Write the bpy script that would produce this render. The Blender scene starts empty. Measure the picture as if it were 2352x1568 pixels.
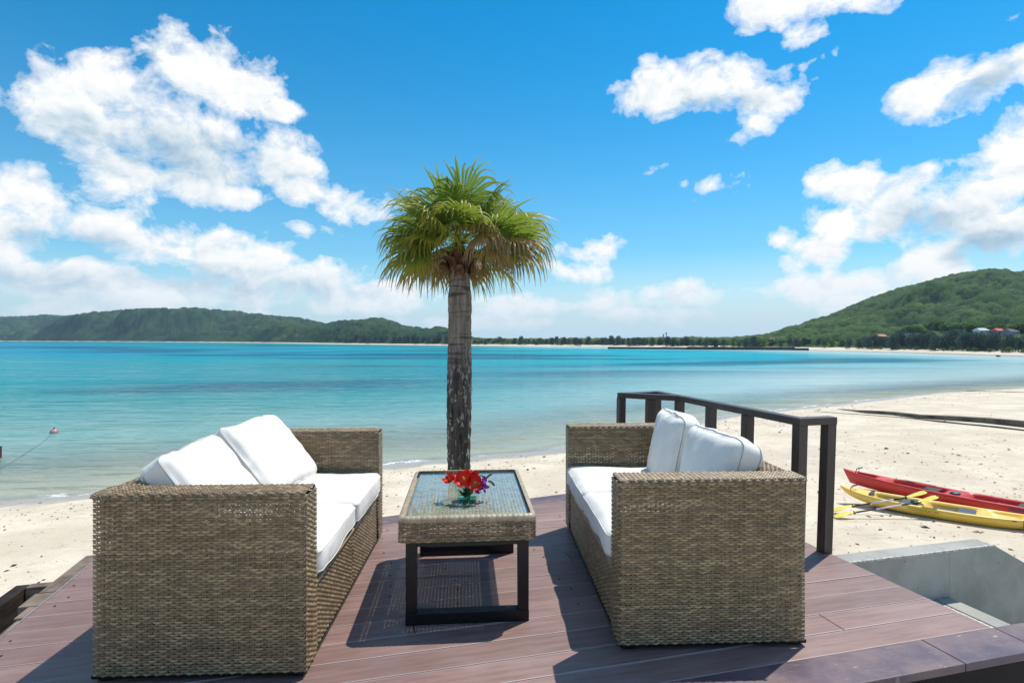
import bpy, bmesh, math, random
import numpy as np
from mathutils import Vector, Matrix
random.seed(7); rng = np.random.default_rng(7)
S = bpy.context.scene; COL = S.collection
PI = math.pi; rad = math.radians

# ------------------------------------------------------------------ camera, world, sun, exposure
F = 1307.0; CX = 1176.0; HY = 777.0; CAMZ = 1.21; SEA = -3.4
cam = bpy.data.objects.new('camera', bpy.data.cameras.new('camera')); COL.objects.link(cam)
cam.data.sensor_width = 36; cam.data.lens = 36*F/2352
cam.location = (0, 0, CAMZ); cam.rotation_euler = (rad(90), 0, 0); cam.data.shift_y = -7/2352
cam.data.clip_end = 20000; cam.data.clip_start = .05
S.camera = cam
S.view_settings.view_transform = 'Standard'; S.view_settings.look = 'None'
S.view_settings.exposure = 0; S.view_settings.gamma = 1
try: S.view_settings.use_curve_mapping = False
except Exception: pass
SUNDIR = Vector((.356, .308, .90)).normalized()
SEL = math.asin(SUNDIR.z); SAZ = math.atan2(SUNDIR.x, SUNDIR.y)
sun = bpy.data.objects.new('sun', bpy.data.lights.new('sun', 'SUN')); COL.objects.link(sun)
sun.data.energy = 4.6; sun.data.angle = rad(.53); sun.data.color = (1, .955, .87)
sun.rotation_euler = (-SUNDIR).to_track_quat('-Z', 'Y').to_euler()
sun.location = (10, 10, 40)
SKY_STRENGTH = .138

def pxdir(px, py):
    return Vector(((px-CX)/F, 1, (HY-py)/F)).normalized()
def at(px, py, z):
    t = (CAMZ-z)*F/(py-HY); return Vector(((px-CX)/F*t, t, z))
def atd(px, py, d):
    return Vector(((px-CX)/F*d, d, CAMZ+(HY-py)/F*d))

class NT:
    def __init__(s, nt): s.nt = nt; s.n = nt.nodes; s.l = nt.links
    def new(s, t, **k):
        n = s.n.new(t)
        for a, b in k.items(): setattr(n, a, b)
        return n
    def put(s, sock, v):
        if v is None: return
        if isinstance(v, bpy.types.NodeSocket): s.l.new(v, sock)
        else: sock.default_value = v
    def math(s, op, a, b=None, c=None, clamp=False):
        n = s.new('ShaderNodeMath', operation=op, use_clamp=clamp)
        s.put(n.inputs[0], a); s.put(n.inputs[1], b); s.put(n.inputs[2], c)
        return n.outputs[0]
    def vm(s, op, a, b=None):
        n = s.new('ShaderNodeVectorMath', operation=op); s.put(n.inputs[0], a); s.put(n.inputs[1], b)
        return n.outputs['Value'] if op in ('LENGTH', 'DOT_PRODUCT', 'DISTANCE') else n.outputs[0]
    def rng(s, v, a, b, c=0., d=1., smooth=True):
        n = s.new('ShaderNodeMapRange', interpolation_type='SMOOTHSTEP' if smooth else 'LINEAR')
        s.put(n.inputs['Value'], v)
        for k, x in zip(('From Min', 'From Max', 'To Min', 'To Max'), (a, b, c, d)): s.put(n.inputs[k], x)
        return n.outputs[0]
    def mix(s, f, a, b, blend='MIX'):
        n = s.new('ShaderNodeMix', data_type='RGBA', blend_type=blend)
        s.put(n.inputs[0], f); s.put(n.inputs[6], c4(a)); s.put(n.inputs[7], c4(b)); return n.outputs[2]
    def noise(s, vec, scale, detail=4, rough=.55, dist=0., dim='3D'):
        n = s.new('ShaderNodeTexNoise', noise_dimensions=dim); s.put(n.inputs['Vector'], vec)
        n.inputs['Scale'].default_value = scale; n.inputs['Detail'].default_value = detail
        n.inputs['Roughness'].default_value = rough; n.inputs['Distortion'].default_value = dist
        return n.outputs['Fac']
    def scale(s, vec, v):
        n = s.new('ShaderNodeMapping'); s.put(n.inputs['Vector'], vec); n.inputs['Scale'].default_value = v
        return n.outputs[0]
    def ramp(s, f, stops, interp='LINEAR'):
        n = s.new('ShaderNodeValToRGB'); s.put(n.inputs[0], f); e = n.color_ramp.elements
        n.color_ramp.interpolation = interp
        e[0].position, e[0].color = stops[0][0], c4(stops[0][1])
        e[1].position, e[1].color = stops[-1][0], c4(stops[-1][1])
        for p, c in stops[1:-1]:
            q = e.new(p); q.color = c4(c)
        return n.outputs[0]
    def attr(s, name):
        n = s.new('ShaderNodeAttribute', attribute_name=name); return n
    def bump(s, h, strength, dist, normal=None):
        n = s.new('ShaderNodeBump'); s.put(n.inputs['Height'], h); n.inputs['Strength'].default_value = strength
        n.inputs['Distance'].default_value = dist; s.put(n.inputs['Normal'], normal); return n.outputs[0]
def c4(c):
    if isinstance(c, bpy.types.NodeSocket): return c
    return tuple(c) if len(c) == 4 else (*c, 1)

# world: Nishita sky with a procedural cloud field mixed over it
world = bpy.data.worlds.new('World'); S.world = world; world.use_nodes = True
W = NT(world.node_tree); W.n.clear()
sky = W.new('ShaderNodeTexSky', sky_type='NISHITA'); sky.sun_disc = False
sky.sun_elevation = SEL; sky.sun_rotation = SAZ; sky.air_density = 1.0; sky.dust_density = .6; sky.ozone_density = 2.2
hs = W.new('ShaderNodeHueSaturation'); W.l.new(sky.outputs[0], hs.inputs['Color'])
hs.inputs['Saturation'].default_value = 2.15; hs.inputs['Hue'].default_value = .487; hs.inputs['Value'].default_value = 1.08
tc = W.new('ShaderNodeTexCoord'); D = tc.outputs['Generated']
dz = W.new('ShaderNodeSeparateXYZ'); W.l.new(D, dz.inputs[0])
el = dz.outputs['Z']
def blob_field(blobs):
    out = None
    for b in blobs:
        px, py, rx, ry = b[:4]; rot = rad(b[4]) if len(b) > 4 else 0; wgt = b[5] if len(b) > 5 else 1.
        c = pxdir(px, py); e1 = Vector((c.y, -c.x, 0)).normalized(); e2 = e1.cross(c).normalized()
        r1 = (pxdir(px+rx, py)-pxdir(px-rx, py)).length/2; r2 = (pxdir(px, py+ry)-pxdir(px, py-ry)).length/2
        a1 = e1*math.cos(rot)+e2*math.sin(rot); a2 = -e1*math.sin(rot)+e2*math.cos(rot)
        a3 = a1.cross(a2)
        M = Matrix((a1, a2, a3)).transposed()
        m = W.new('ShaderNodeMapping', vector_type='TEXTURE'); W.l.new(D, m.inputs['Vector'])
        m.inputs['Location'].default_value = c; m.inputs['Rotation'].default_value = M.to_euler()
        m.inputs['Scale'].default_value = (r1, r2, 1)
        v = W.math('SUBTRACT', 1., W.vm('LENGTH', m.outputs[0]))
        if wgt < 1: v = W.math('SUBTRACT', v, 1-wgt)
        out = v if out is None else W.math('MAXIMUM', out, v)
    return out
BL = [(462,150,118,88),(550,215,110,80),(640,255,80,34),(145,240,150,85),(240,200,100,90),(330,290,220,125),(470,350,230,115),
      (615,355,125,90),(680,432,70,40),(540,450,100,40),(310,385,120,58),(815,474,150,66,0,.55),(712,530,115,50,0,.55),
      (30,430,120,75),(10,560,130,110),(190,510,150,68),(430,575,170,65),(580,605,180,70),(720,640,160,56),(130,630,250,50),
      (880,680,200,44),(400,665,320,40),
      (1745,20,90,80),(1850,-5,150,50),(1985,5,110,50,0,.55),(1822,95,110,62,15,.55),(1866,140,90,40,15,.5),(1650,205,185,76),(1690,165,95,60),(1487,215,120,80,30,.75),
      (1745,225,95,50),(1728,283,120,62,0,.6),(1690,312,80,44,0,.5),(2120,225,150,50,28),(2270,185,150,68,28),(2352,140,80,70),
      (1955,420,92,84),(2060,470,150,84),(2200,450,170,105),(2330,400,110,140),(2290,540,150,70),(1925,510,100,44),
      (1632,425,120,62,0,.5),(1560,418,70,44,-30,.5),(1495,397,70,30,15,.5),(1372,578,90,62,0,.6),(1345,630,120,46,0,.55),(1795,552,110,58,0,.55),(1895,573,110,72,0,.6),(1750,610,170,58,0,.55),
      (2165,605,80,66),(1900,655,250,44,0,.8),(1600,675,320,52,0,.72),(1250,700,280,46,0,.65),(2000,690,320,44,0,.7),(300,722,480,32,0,.7),(1500,722,480,34,0,.65),(1150,738,360,26,0,.6),(2100,735,320,30,0,.7)]
field = blob_field(BL)
pn = W.scale(D, (1, 1, 1.3))
wv = W.new('ShaderNodeTexNoise'); W.l.new(pn, wv.inputs['Vector']); wv.inputs['Scale'].default_value = 7; wv.inputs['Detail'].default_value = 3
pw = W.vm('ADD', pn, W.vm('MULTIPLY', W.vm('SUBTRACT', wv.outputs['Color'], (.5, .5, .5)), (.07, .07, .07)))
def cloud_tex(vec, det):
    n = W.noise(vec, 9.5, det, .62)
    v = W.new('ShaderNodeTexVoronoi', feature='F1'); W.l.new(vec, v.inputs['Vector']); v.inputs['Scale'].default_value = 15
    v.inputs['Detail'].default_value = 1.0; v.inputs['Roughness'].default_value = .5; v.normalize = True
    d2 = W.math('MULTIPLY', v.outputs['Distance'], v.outputs['Distance'])
    return W.math('ADD', W.math('MULTIPLY', W.math('SUBTRACT', n, .5), 3.6), W.math('MULTIPLY', W.math('SUBTRACT', .16, d2), 2.2))
tex = cloud_tex(pw, 7)
# clouds that go on outside the frame (behind and beside the camera)
outm = W.rng(dz.outputs['Y'], .62, .42)
gen = W.math('MULTIPLY', W.math('SUBTRACT', W.noise(W.scale(D, (1, 1, 2.2)), 2.6, 2, .5), .56), 4.0)
gen = W.math('SUBTRACT', W.math('MULTIPLY', W.math('ADD', gen, 1.1), outm), 1.1)
fld = W.math('MAXIMUM', W.math('MULTIPLY', W.math('MAXIMUM', field, -.9), 1.25), gen)
raw = W.math('SUBTRACT', W.math('ADD', fld, W.math('MULTIPLY', tex, 1.25)), .16)
dens = W.math('POWER', W.rng(raw, .0, .72, 0, 1, False), .8)
# relief: the same texture looked up a little towards the sun
off = W.vm('ADD', pw, tuple(Vector((.45, .2, 1.0)).normalized()*.016))
relief = W.math('MULTIPLY', W.math('SUBTRACT', tex, cloud_tex(off, 4)), .55)
under = blob_field([(400,360,330,85),(170,290,130,40),(170,560,180,45),(60,650,300,50),(430,640,240,40),(650,670,220,40),(1650,245,160,34),(2120,510,170,60),(2290,570,150,60),(2230,215,140,30,28)])
und = W.rng(under, -.35, .8)
lit = W.math('SUBTRACT', W.math('ADD', .92, relief), W.math('MULTIPLY', und, .52))
lit = W.math('ADD', lit, W.rng(raw, .7, .1, 0, .15), clamp=True)
ccol = W.ramp(lit, [(0, (.30, .46, .64)), (.40, (.55, .69, .80)), (.72, (.86, .92, .96)), (1, (1.05, 1.05, 1.05))])
hor = W.rng(el, .0, .16, .45, 1)   # far cloud goes pale and blue in the air near the horizon
ccol = W.mix(W.math('SUBTRACT', 1., hor), ccol, (.70, .84, .94))
dens = W.math('MULTIPLY', dens, W.rng(el, -.02, .07, .35, 1))
# air light: the clear sky pales to a light blue towards the horizon
airf = W.math('POWER', W.math('SUBTRACT', 1., W.math('MINIMUM', W.math('ABSOLUTE', el), 1.)), 5.8)
b1 = W.new('ShaderNodeBackground'); W.l.new(hs.outputs[0], b1.inputs[0]); b1.inputs[1].default_value = SKY_STRENGTH
b3 = W.new('ShaderNodeBackground'); W.put(b3.inputs[0], (.58, .79, .945, 1)); b3.inputs[1].default_value = 1.0
m3 = W.new('ShaderNodeMixShader'); W.put(m3.inputs[0], W.math('MULTIPLY', airf, .97)); W.l.new(b1.outputs[0], m3.inputs[1]); W.l.new(b3.outputs[0], m3.inputs[2])
b2 = W.new('ShaderNodeBackground'); W.l.new(ccol, b2.inputs[0]); b2.inputs[1].default_value = 1.0
ms = W.new('ShaderNodeMixShader'); W.put(ms.inputs[0], dens); W.l.new(m3.outputs[0], ms.inputs[1]); W.l.new(b2.outputs[0], ms.inputs[2])
wo = W.new('ShaderNodeOutputWorld'); W.l.new(ms.outputs[0], wo.inputs[0])
try: world.cycles.sampling_method = 'NONE'
except Exception: pass
S.render.engine = 'CYCLES'
S.cycles.max_bounces = 8; S.cycles.transparent_max_bounces = 16; S.cycles.caustics_reflective = False; S.cycles.caustics_refractive = False

# ------------------------------------------------------------------ helpers
def mat(name, col, rough=.6, spec=.5, metal=0., build=None):
    m = bpy.data.materials.new(name); m.use_nodes = True; T = NT(m.node_tree)
    p = T.n['Principled BSDF']
    p.inputs['Base Color'].default_value = c4(col); p.inputs['Roughness'].default_value = rough
    p.inputs['Specular IOR Level'].default_value = spec; p.inputs['Metallic'].default_value = metal
    if build: build(T, p)
    return m
def grain(c1, c2, scale=8., bump=.2, dist=.01, stretch=(1, 1, 1), detail=6, thr=(.3, .7)):
    def f(T, p):
        v = T.scale(T.new('ShaderNodeTexCoord').outputs['Object'], stretch)
        n = T.noise(v, scale, detail, .6)
        T.put(p.inputs['Base Color'], T.mix(T.rng(n, *thr), c1, c2))
        if bump: T.put(p.inputs['Normal'], T.bump(n, bump, dist))
    return f
def tag(o, label=None, cat=None, group=None, kind=None):
    if label: o['label'] = label
    if cat: o['category'] = cat
    if group: o['group'] = group
    if kind: o['kind'] = kind
    return o
def empty(name, loc=(0, 0, 0), rz=0, **k):
    o = bpy.data.objects.new(name, None); COL.objects.link(o); o.location = loc; o.rotation_euler = (0, 0, rz)
    o.empty_display_size = .1
    return tag(o, **k)
def link(name, me, m=None, parent=None, smooth=False, **k):
    o = bpy.data.objects.new(name, me); COL.objects.link(o)
    if m is not None and not me.materials:
        for x in (m if isinstance(m, (list, tuple)) else [m]): me.materials.append(x)
    if parent is not None: o.parent = parent
    if smooth: me.shade_smooth()
    return tag(o, **k)
def npmesh(name, V, Q, attrs=None):
    """mesh from numpy verts and quads / tris (n x 4 or n x 3)"""
    me = bpy.data.meshes.new(name); V = np.ascontiguousarray(V, dtype=np.float32); Q = np.ascontiguousarray(Q, dtype=np.int32)
    k = Q.shape[1]; me.vertices.add(len(V)); me.vertices.foreach_set('co', V.ravel())
    me.loops.add(Q.size); me.loops.foreach_set('vertex_index', Q.ravel())
    me.polygons.add(len(Q)); me.polygons.foreach_set('loop_start', np.arange(0, Q.size, k, dtype=np.int32))
    try: me.polygons.foreach_set('loop_total', np.full(len(Q), k, dtype=np.int32))
    except Exception: pass
    for n, a in (attrs or {}).items():
        at_ = me.attributes.new(n, 'FLOAT', 'POINT'); at_.data.foreach_set('value', np.ascontiguousarray(a, dtype=np.float32))
    me.update(calc_edges=True); me.validate()
    return me
class MB:
    def __init__(s): s.v = []; s.f = []; s.mi = []
    def add(s, v, f, mi=0):
        b = len(s.v); s.v += [tuple(x) for x in v]; s.f += [[b+i for i in q] for q in f]; s.mi += [mi]*len(f); return s
    def box(s, c, d, rz=0, mi=0, M=None):
        x, y, z = d[0]/2, d[1]/2, d[2]/2; cs, sn = math.cos(rz), math.sin(rz); P = []
        for sz in (-z, z):
            for sx, sy in ((-x, -y), (x, -y), (x, y), (-x, y)):
                q = Vector((c[0]+sx*cs-sy*sn, c[1]+sx*sn+sy*cs, c[2]+sz))
                P.append(M @ q if M else q)
        return s.add(P, [(3, 2, 1, 0), (4, 5, 6, 7), (0, 1, 5, 4), (1, 2, 6, 5), (2, 3, 7, 6), (3, 0, 4, 7)], mi)
    def prism(s, pts, z0, z1, mi=0):
        n = len(pts); P = [(p[0], p[1], z0) for p in pts]+[(p[0], p[1], z1) for p in pts]
        return s.add(P, [list(range(n))[::-1], list(range(n, 2*n))]+[(i, (i+1) % n, n+(i+1) % n, n+i) for i in range(n)], mi)
    def beam(s, a, b, w, h, up=(0, 0, 1), mi=0):
        a, b = Vector(a), Vector(b); d = (b-a).normalized(); r = d.cross(Vector(up)).normalized(); u = r.cross(d)
        P = [p+r*sx*w/2+u*sz*h/2 for p in (a, b) for sx, sz in ((-1, -1), (1, -1), (1, 1), (-1, 1))]
        return s.add(P, [(3, 2, 1, 0), (4, 5, 6, 7), (0, 1, 5, 4), (1, 2, 6, 5), (2, 3, 7, 6), (3, 0, 4, 7)], mi)
    def tube(s, pts, r, n=6, closed=False, mi=0):
        pts = [Vector(p) for p in pts]; N = len(pts); P = []
        rr = r if isinstance(r, (list, tuple)) else [r]*N
        for i, p in enumerate(pts):
            a = pts[(i-1) % N] if (closed or i > 0) else p; b = pts[(i+1) % N] if (closed or i < N-1) else p
            t = (b-a).normalized(); ref = Vector((0, 0, 1)) if abs(t.z) < .9 else Vector((1, 0, 0))
            x = t.cross(ref).normalized(); y = x.cross(t)
            P += [p+(x*math.cos(2*PI*k/n)+y*math.sin(2*PI*k/n))*rr[i] for k in range(n)]
        f = []
        for i in range(N if closed else N-1):
            j = (i+1) % N
            f += [(i*n+k, i*n+(k+1) % n, j*n+(k+1) % n, j*n+k) for k in range(n)]
        if not closed: f += [list(range(n))[::-1], [(N-1)*n+k for k in range(n)]]
        return s.add(P, f, mi)
    def lathe(s, prof, n=24, c=(0, 0, 0), mi=0):
        P = []; f = []
        for r, z in prof: P += [(c[0]+r*math.cos(2*PI*k/n), c[1]+r*math.sin(2*PI*k/n), c[2]+z) for k in range(n)]
        for i in range(len(prof)-1): f += [(i*n+k, i*n+(k+1) % n, (i+1)*n+(k+1) % n, (i+1)*n+k) for k in range(n)]
        return s.add(P, f, mi)
    def mesh(s, name):
        me = bpy.data.meshes.new(name); me.from_pydata(s.v, [], s.f)
        me.polygons.foreach_set('material_index', s.mi); me.update(); return me
    def build(s, name, m, parent=None, bevel=0, smooth=False, **k):
        o = link(name, s.mesh(name), m, parent, smooth, **k)
        if bevel:
            b = o.modifiers.new('bevel', 'BEVEL'); b.width = bevel; b.segments = 2; b.limit_method = 'ANGLE'
        return o
def grid_quads(nr, nc, wrap=False):
    i = np.arange(nr-1)[:, None]; j = np.arange(nc if wrap else nc-1)[None, :]; j2 = (j+1) % nc
    return np.stack([i*nc+j, i*nc+j2, (i+1)*nc+j2, (i+1)*nc+j], -1).reshape(-1, 4)
def sinnoise(P, k, seed, octaves=3):
    r = np.random.default_rng(seed); o = np.zeros(len(P)); a = 1.
    for _ in range(octaves):
        for _ in range(3):
            d = r.normal(size=P.shape[1]); d /= np.linalg.norm(d); o += a*np.sin(P@d*k*r.uniform(.7, 1.3)+r.uniform(0, 6.28))/3
        a *= .5; k *= 2.1
    return o
def worley(x, y, size, seed=0):
    gx, gy = np.floor(x/size), np.floor(y/size); best = np.full(x.shape, 9.); bid = np.zeros(x.shape)
    for dx in (-1, 0, 1):
        for dy in (-1, 0, 1):
            cx, cy = gx+dx, gy+dy
            h1 = np.modf(np.abs(np.sin(cx*127.1+cy*311.7+seed)*43758.5453))[0]; h2 = np.modf(np.abs(np.sin(cx*269.5+cy*183.3+seed)*24634.6345))[0]
            h3 = np.modf(np.abs(np.sin(cx*419.2+cy*71.9+seed)*35127.123))[0]
            d = np.hypot(cx+h1-x/size, cy+h2-y/size)/(.75+.5*h3); m = d < best
            best = np.where(m, d, best); bid = np.where(m, h3, bid)
    return best, bid

# ------------------------------------------------------------------ shoreline, ground sheet, water
SHORE = np.array([(-3000,-40),(-200,-30),(-60,-2),(-30,9),(-14.5,16.15),(-12.6,16.8),(-4.4,20.9),(1.3,23.4),(6,28),(12.3,33.8),(21.8,39.4),(33.3,47),(48,53.3),(75,66),(105,82),
    (128,108),(132,147),(129,182),(111,232),(80,275),(49,303),(-20,354),(-120,440),(-265,602),(-480,760),(-903,1004),(-1500,1300),(-3500,1900)], float)
def shore_dist(x, y):
    """signed distance to the waterline, + on land"""
    best = np.full(x.shape, 1e9); P = SHORE
    for a, b in zip(P[:-1], P[1:]):
        d = b-a; t = np.clip(((x-a[0])*d[0]+(y-a[1])*d[1])/(d@d), 0, 1)
        best = np.minimum(best, np.hypot(x-a[0]-t*d[0], y-a[1]-t*d[1]))
    inside = np.zeros(x.shape, bool); Q = np.vstack([P, [(-4000, 1900), (-4000, -40)]])
    for a, b in zip(Q, np.roll(Q, -1, 0)):
        c = (a[1] > y) != (b[1] > y)
        with np.errstate(divide='ignore', invalid='ignore'):
            c &= x < (b[0]-a[0])*(y-a[1])/(b[1]-a[1])+a[0]
        inside ^= c
    return np.where(inside, -best, best)
def ground_z(x, y):
    x = np.atleast_1d(np.asarray(x, float)); y = np.atleast_1d(np.asarray(y, float)); s = shore_dist(x, y)
    wob = sinnoise(np.stack([x, y], -1).reshape(-1, 2), .35, 3).reshape(x.shape)*.05
    z = np.where(s > 0, 1.05*(1-np.exp(-np.maximum(s, 0)/9))+.008*np.clip(s, 0, 60), np.maximum(s*.085, -3.5))
    return SEA+z+wob*np.clip(s/4, 0, 1)
def gz(x, y): return float(ground_z(x, y)[0])
def sheet(nx, ny, y0=14., xm=3400, ya=-60, yb=4200, fx=7., fy=7.):
    gx = np.sinh(np.linspace(-math.asinh(xm/fx), math.asinh(xm/fx), nx))*fx
    gy = y0+np.sinh(np.linspace(math.asinh((ya-y0)/fy), math.asinh((yb-y0)/fy), ny))*fy
    X, Y = np.meshgrid(gx, gy); return X, Y
def m_sand(T, p):
    co = T.new('ShaderNodeTexCoord').outputs['Object']; s = T.attr('shore').outputs['Fac']
    n = T.noise(co, .6, 6, .6); n2 = T.noise(co, 7, 6, .7); n3 = T.noise(T.scale(co, (1, 2.6, 1)), 1.6, 5, .6, .6)
    base = T.mix(T.rng(n, .35, .65), (.60, .505, .375), (.72, .62, .475))
    base = T.mix(T.math('MULTIPLY', T.rng(n2, .55, .75), .35), base, (.42, .34, .24))
    base = T.mix(T.math('MULTIPLY', T.rng(n3, .55, .68), .42), base, (.46, .37, .27))
    edge = T.math('ADD', s, T.math('MULTIPLY', T.math('SUBTRACT', n, .5), 2.2))
    wet = T.rng(edge, 2.0, 1.0)
    base = T.mix(T.rng(edge, .2, -1.5), base, (.56, .53, .42)); wet = T.math('MULTIPLY', wet, T.rng(edge, -1.6, .0))
    T.put(p.inputs['Base Color'], T.mix(wet, base, (.40, .36, .30)))
    T.put(p.inputs['Roughness'], T.rng(wet, 0, 1, .95, .35))
    vf = T.new('ShaderNodeTexVoronoi'); T.l.new(T.scale(co, (1, 1.5, 1)), vf.inputs[0]); vf.inputs['Scale'].default_value = 1.9
    foot = T.math('MULTIPLY', T.rng(vf.outputs['Distance'], .22, .06), T.rng(T.noise(co, .25, 2, .5), .46, .58))
    h = T.math('SUBTRACT', T.math('ADD', T.math('MULTIPLY', n3, .6), T.math('ADD', T.math('MULTIPLY', n2, .35), T.math('MULTIPLY', T.noise(co, 40, 3, .6), .15))), T.math('MULTIPLY', foot, .45))
    T.put(p.inputs['Normal'], T.bump(h, .55, .09))
SAND = mat('sand', (.6, .5, .4), .95, .2, build=m_sand)
X, Y = sheet(460, 420)
sd = shore_dist(X, Y); Z = ground_z(X, Y)
DECKC = (np.abs(X) < 2.2) & (Y > -3) & (Y < 4)
link('beach', npmesh('beach', np.stack([X, Y, Z], -1).reshape(-1, 3), grid_quads(*X.shape), {'shore': sd.ravel()}), SAND, smooth=True, kind='structure')

def m_water(name):
    m = bpy.data.materials.new(name); m.use_nodes = True; T = NT(m.node_tree); T.n.clear()
    co = T.new('ShaderNodeTexCoord').outputs['Object']; a = T.math('MULTIPLY', T.attr('shore').outputs['Fac'], -1.)
    sep = T.new('ShaderNodeSeparateXYZ'); T.l.new(co, sep.inputs[0])
    warp = T.noise(T.scale(co, (.02, .035, 1)), 1, 4, .6)
    aw = T.math('MULTIPLY', a, T.rng(warp, .25, .75, .55, 1.5, False))
    lg = T.math('DIVIDE', T.math('LOGARITHM', T.math('ADD', T.math('MAXIMUM', aw, 0.), 1.), 10.), 3.)
    col = T.ramp(lg, [(0, (.36, .36, .27)), (.22, (.36, .42, .345)), (.36, (.155, .33, .305)), (.47, (.055, .275, .28)), (.56, (.015, .245, .28)),
                      (.66, (.006, .285, .34)), (.76, (.002, .265, .385)), (1, (.001, .20, .38))])
    # the right of the bay is shallow and brighter
    rt = T.rng(T.math('ADD', sep.outputs[0], T.math('MULTIPLY', sep.outputs[1], .06)), -14., 40.)
    col = T.mix(T.math('MULTIPLY', rt, T.rng(a, 0., 4.)), col, T.mix(T.rng(a, 8., 60.), (.40, .55, .55), (.015, .35, .43)))
    reef = T.rng(T.noise(T.scale(co, (.009, .028, 1)), 1, 3, .55, .4), .50, .60)
    reef = T.math('MULTIPLY', reef, T.rng(a, 14., 45.))
    col = T.mix(T.math('MULTIPLY', reef, .72), col, (.004, .085, .15))
    pale = T.math('MULTIPLY', T.rng(T.noise(T.scale(co, (.006, .03, 1)), 1.7, 3, .5), .58, .66), T.rng(a, 50., 120.))
    col = T.mix(T.math('MULTIPLY', pale, .65), col, (.02, .36, .42))
    # waves
    w1 = T.noise(T.scale(co, (.7, 2.2, 1)), .8, 2, .5, .8)
    rot = T.new('ShaderNodeMapping'); T.l.new(co, rot.inputs[0]); rot.inputs['Rotation'].default_value = (0, 0, rad(-24)); rot.inputs['Scale'].default_value = (.22, 1.35, 1)
    w2 = T.noise(rot.outputs[0], .42, 2, .5, .6)
    w3 = T.noise(T.scale(co, (.10, .32, 1)), .8, 3, .6)
    hgt = T.math('ADD', T.math('MULTIPLY', w1, .34), T.math('ADD', T.math('MULTIPLY', w2, 1.15), T.math('MULTIPLY', w3, 1.5)))
    nrm = T.bump(hgt, 1., .17)
    dif = T.new('ShaderNodeBsdfDiffuse'); T.put(dif.inputs['Color'], col); T.put(dif.inputs['Normal'], T.bump(hgt, 1., .17))
    gl = T.new('ShaderNodeBsdfGlossy'); gl.inputs['Roughness'].default_value = .06; T.put(gl.inputs['Normal'], nrm)
    fr = T.new('ShaderNodeFresnel'); fr.inputs['IOR'].default_value = 1.33; T.put(fr.inputs['Normal'], nrm)
    far = T.rng(sep.outputs[1], 25., 160., 1., .42)
    wind = T.rng(T.noise(T.scale(co, (.012, .05, 1)), 1, 5, .6, .5), .36, .64, .55, 1.7)
    far = T.math('MULTIPLY', far, T.mix(T.rng(a, 4., 30.), (1, 1, 1), wind))
    fac = T.math('MINIMUM', T.math('MULTIPLY', T.math('MULTIPLY', fr.outputs[0], .58), far), .33)
    tr = T.new('ShaderNodeBsdfTransparent'); tr.inputs[0].default_value = (.93, .98, .96, 1)
    body = T.new('ShaderNodeMixShader'); T.put(body.inputs[0], T.math('POWER', T.rng(a, .0, 11., .06, 1., False), .8)); T.l.new(tr.outputs[0], body.inputs[1]); T.l.new(dif.outputs[0], body.inputs[2])
    su = T.new('ShaderNodeMixShader'); T.put(su.inputs[0], fac); T.l.new(body.outputs[0], su.inputs[1]); T.l.new(gl.outputs[0], su.inputs[2])
    # thin foam where the ripples run out on the sand
    fn = T.noise(co, 1.1, 5, .65); fe = T.math('ADD', a, T.math('MULTIPLY', T.math('SUBTRACT', fn, .5), 1.5))
    foam = T.math('MULTIPLY', T.math('MULTIPLY', T.rng(fe, -.12, .0), T.rng(fe, .28, .08)), T.rng(T.noise(co, .33, 3, .5), .42, .58))
    foam = T.math('MULTIPLY', foam, T.rng(T.noise(co, 9, 3, .6), .35, .55))
    fd = T.new('ShaderNodeBsdfDiffuse'); fd.inputs[0].default_value = (.82, .83, .82, 1)
    f2 = T.new('ShaderNodeMixShader'); T.put(f2.inputs[0], foam); T.l.new(su.outputs[0], f2.inputs[1]); T.l.new(fd.outputs[0], f2.inputs[2])
    o = T.new('ShaderNodeOutputMaterial'); T.l.new(f2.outputs[0], o.inputs[0]); return m
X, Y = sheet(420, 420, y0=22.)
sd = shore_dist(X, Y); Q = grid_quads(*X.shape)
keep = (sd.ravel()[Q] < .9).any(1); Q = Q[keep]; used, inv = np.unique(Q, return_inverse=True)
Vw = np.stack([X, Y, np.full(X.shape, SEA)], -1).reshape(-1, 3)[used]
link('sea', npmesh('sea', Vw, inv.reshape(-1, 4), {'shore': sd.ravel()[used]}), m_water('sea_water'), smooth=True, kind='structure')

# ------------------------------------------------------------------ hills and far coast
def m_forest(c1, c2, c3):
    def f(T, p):
        t = T.attr('tint').outputs['Fac']; co = T.new('ShaderNodeTexCoord').outputs['Object']
        n = T.noise(co, .035, 4, .6)
        c = T.mix(t, c1, c2); c = T.mix(T.math('MULTIPLY', T.rng(n, .48, .66), .75), c, c3)
        T.put(p.inputs['Base Color'], c)
        T.put(p.inputs['Normal'], T.bump(T.noise(co, 1.3, 3, .7), .9, 1.2))
    return f
FOREST = mat('forest_canopy', (.05, .09, .03), 1., .05, build=m_forest((.008, .026, .018), (.10, .165, .05), (.12, .165, .05)))
FARFOR = mat('far_forest_canopy', (.05, .09, .03), 1., .05, build=m_forest((.008, .026, .022), (.045, .095, .042), (.08, .125, .05)))
def shore_hit(px, off):      # walk inland along a bearing until the far waterline is off metres behind
    d = np.arange(100., 2600., 1.); x = (px-CX)/F*d; sd_ = shore_dist(x, d); k = np.where((sd_ > off) & (d > 125))[0]
    return d[k[0]] if len(k) else 2000.
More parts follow.
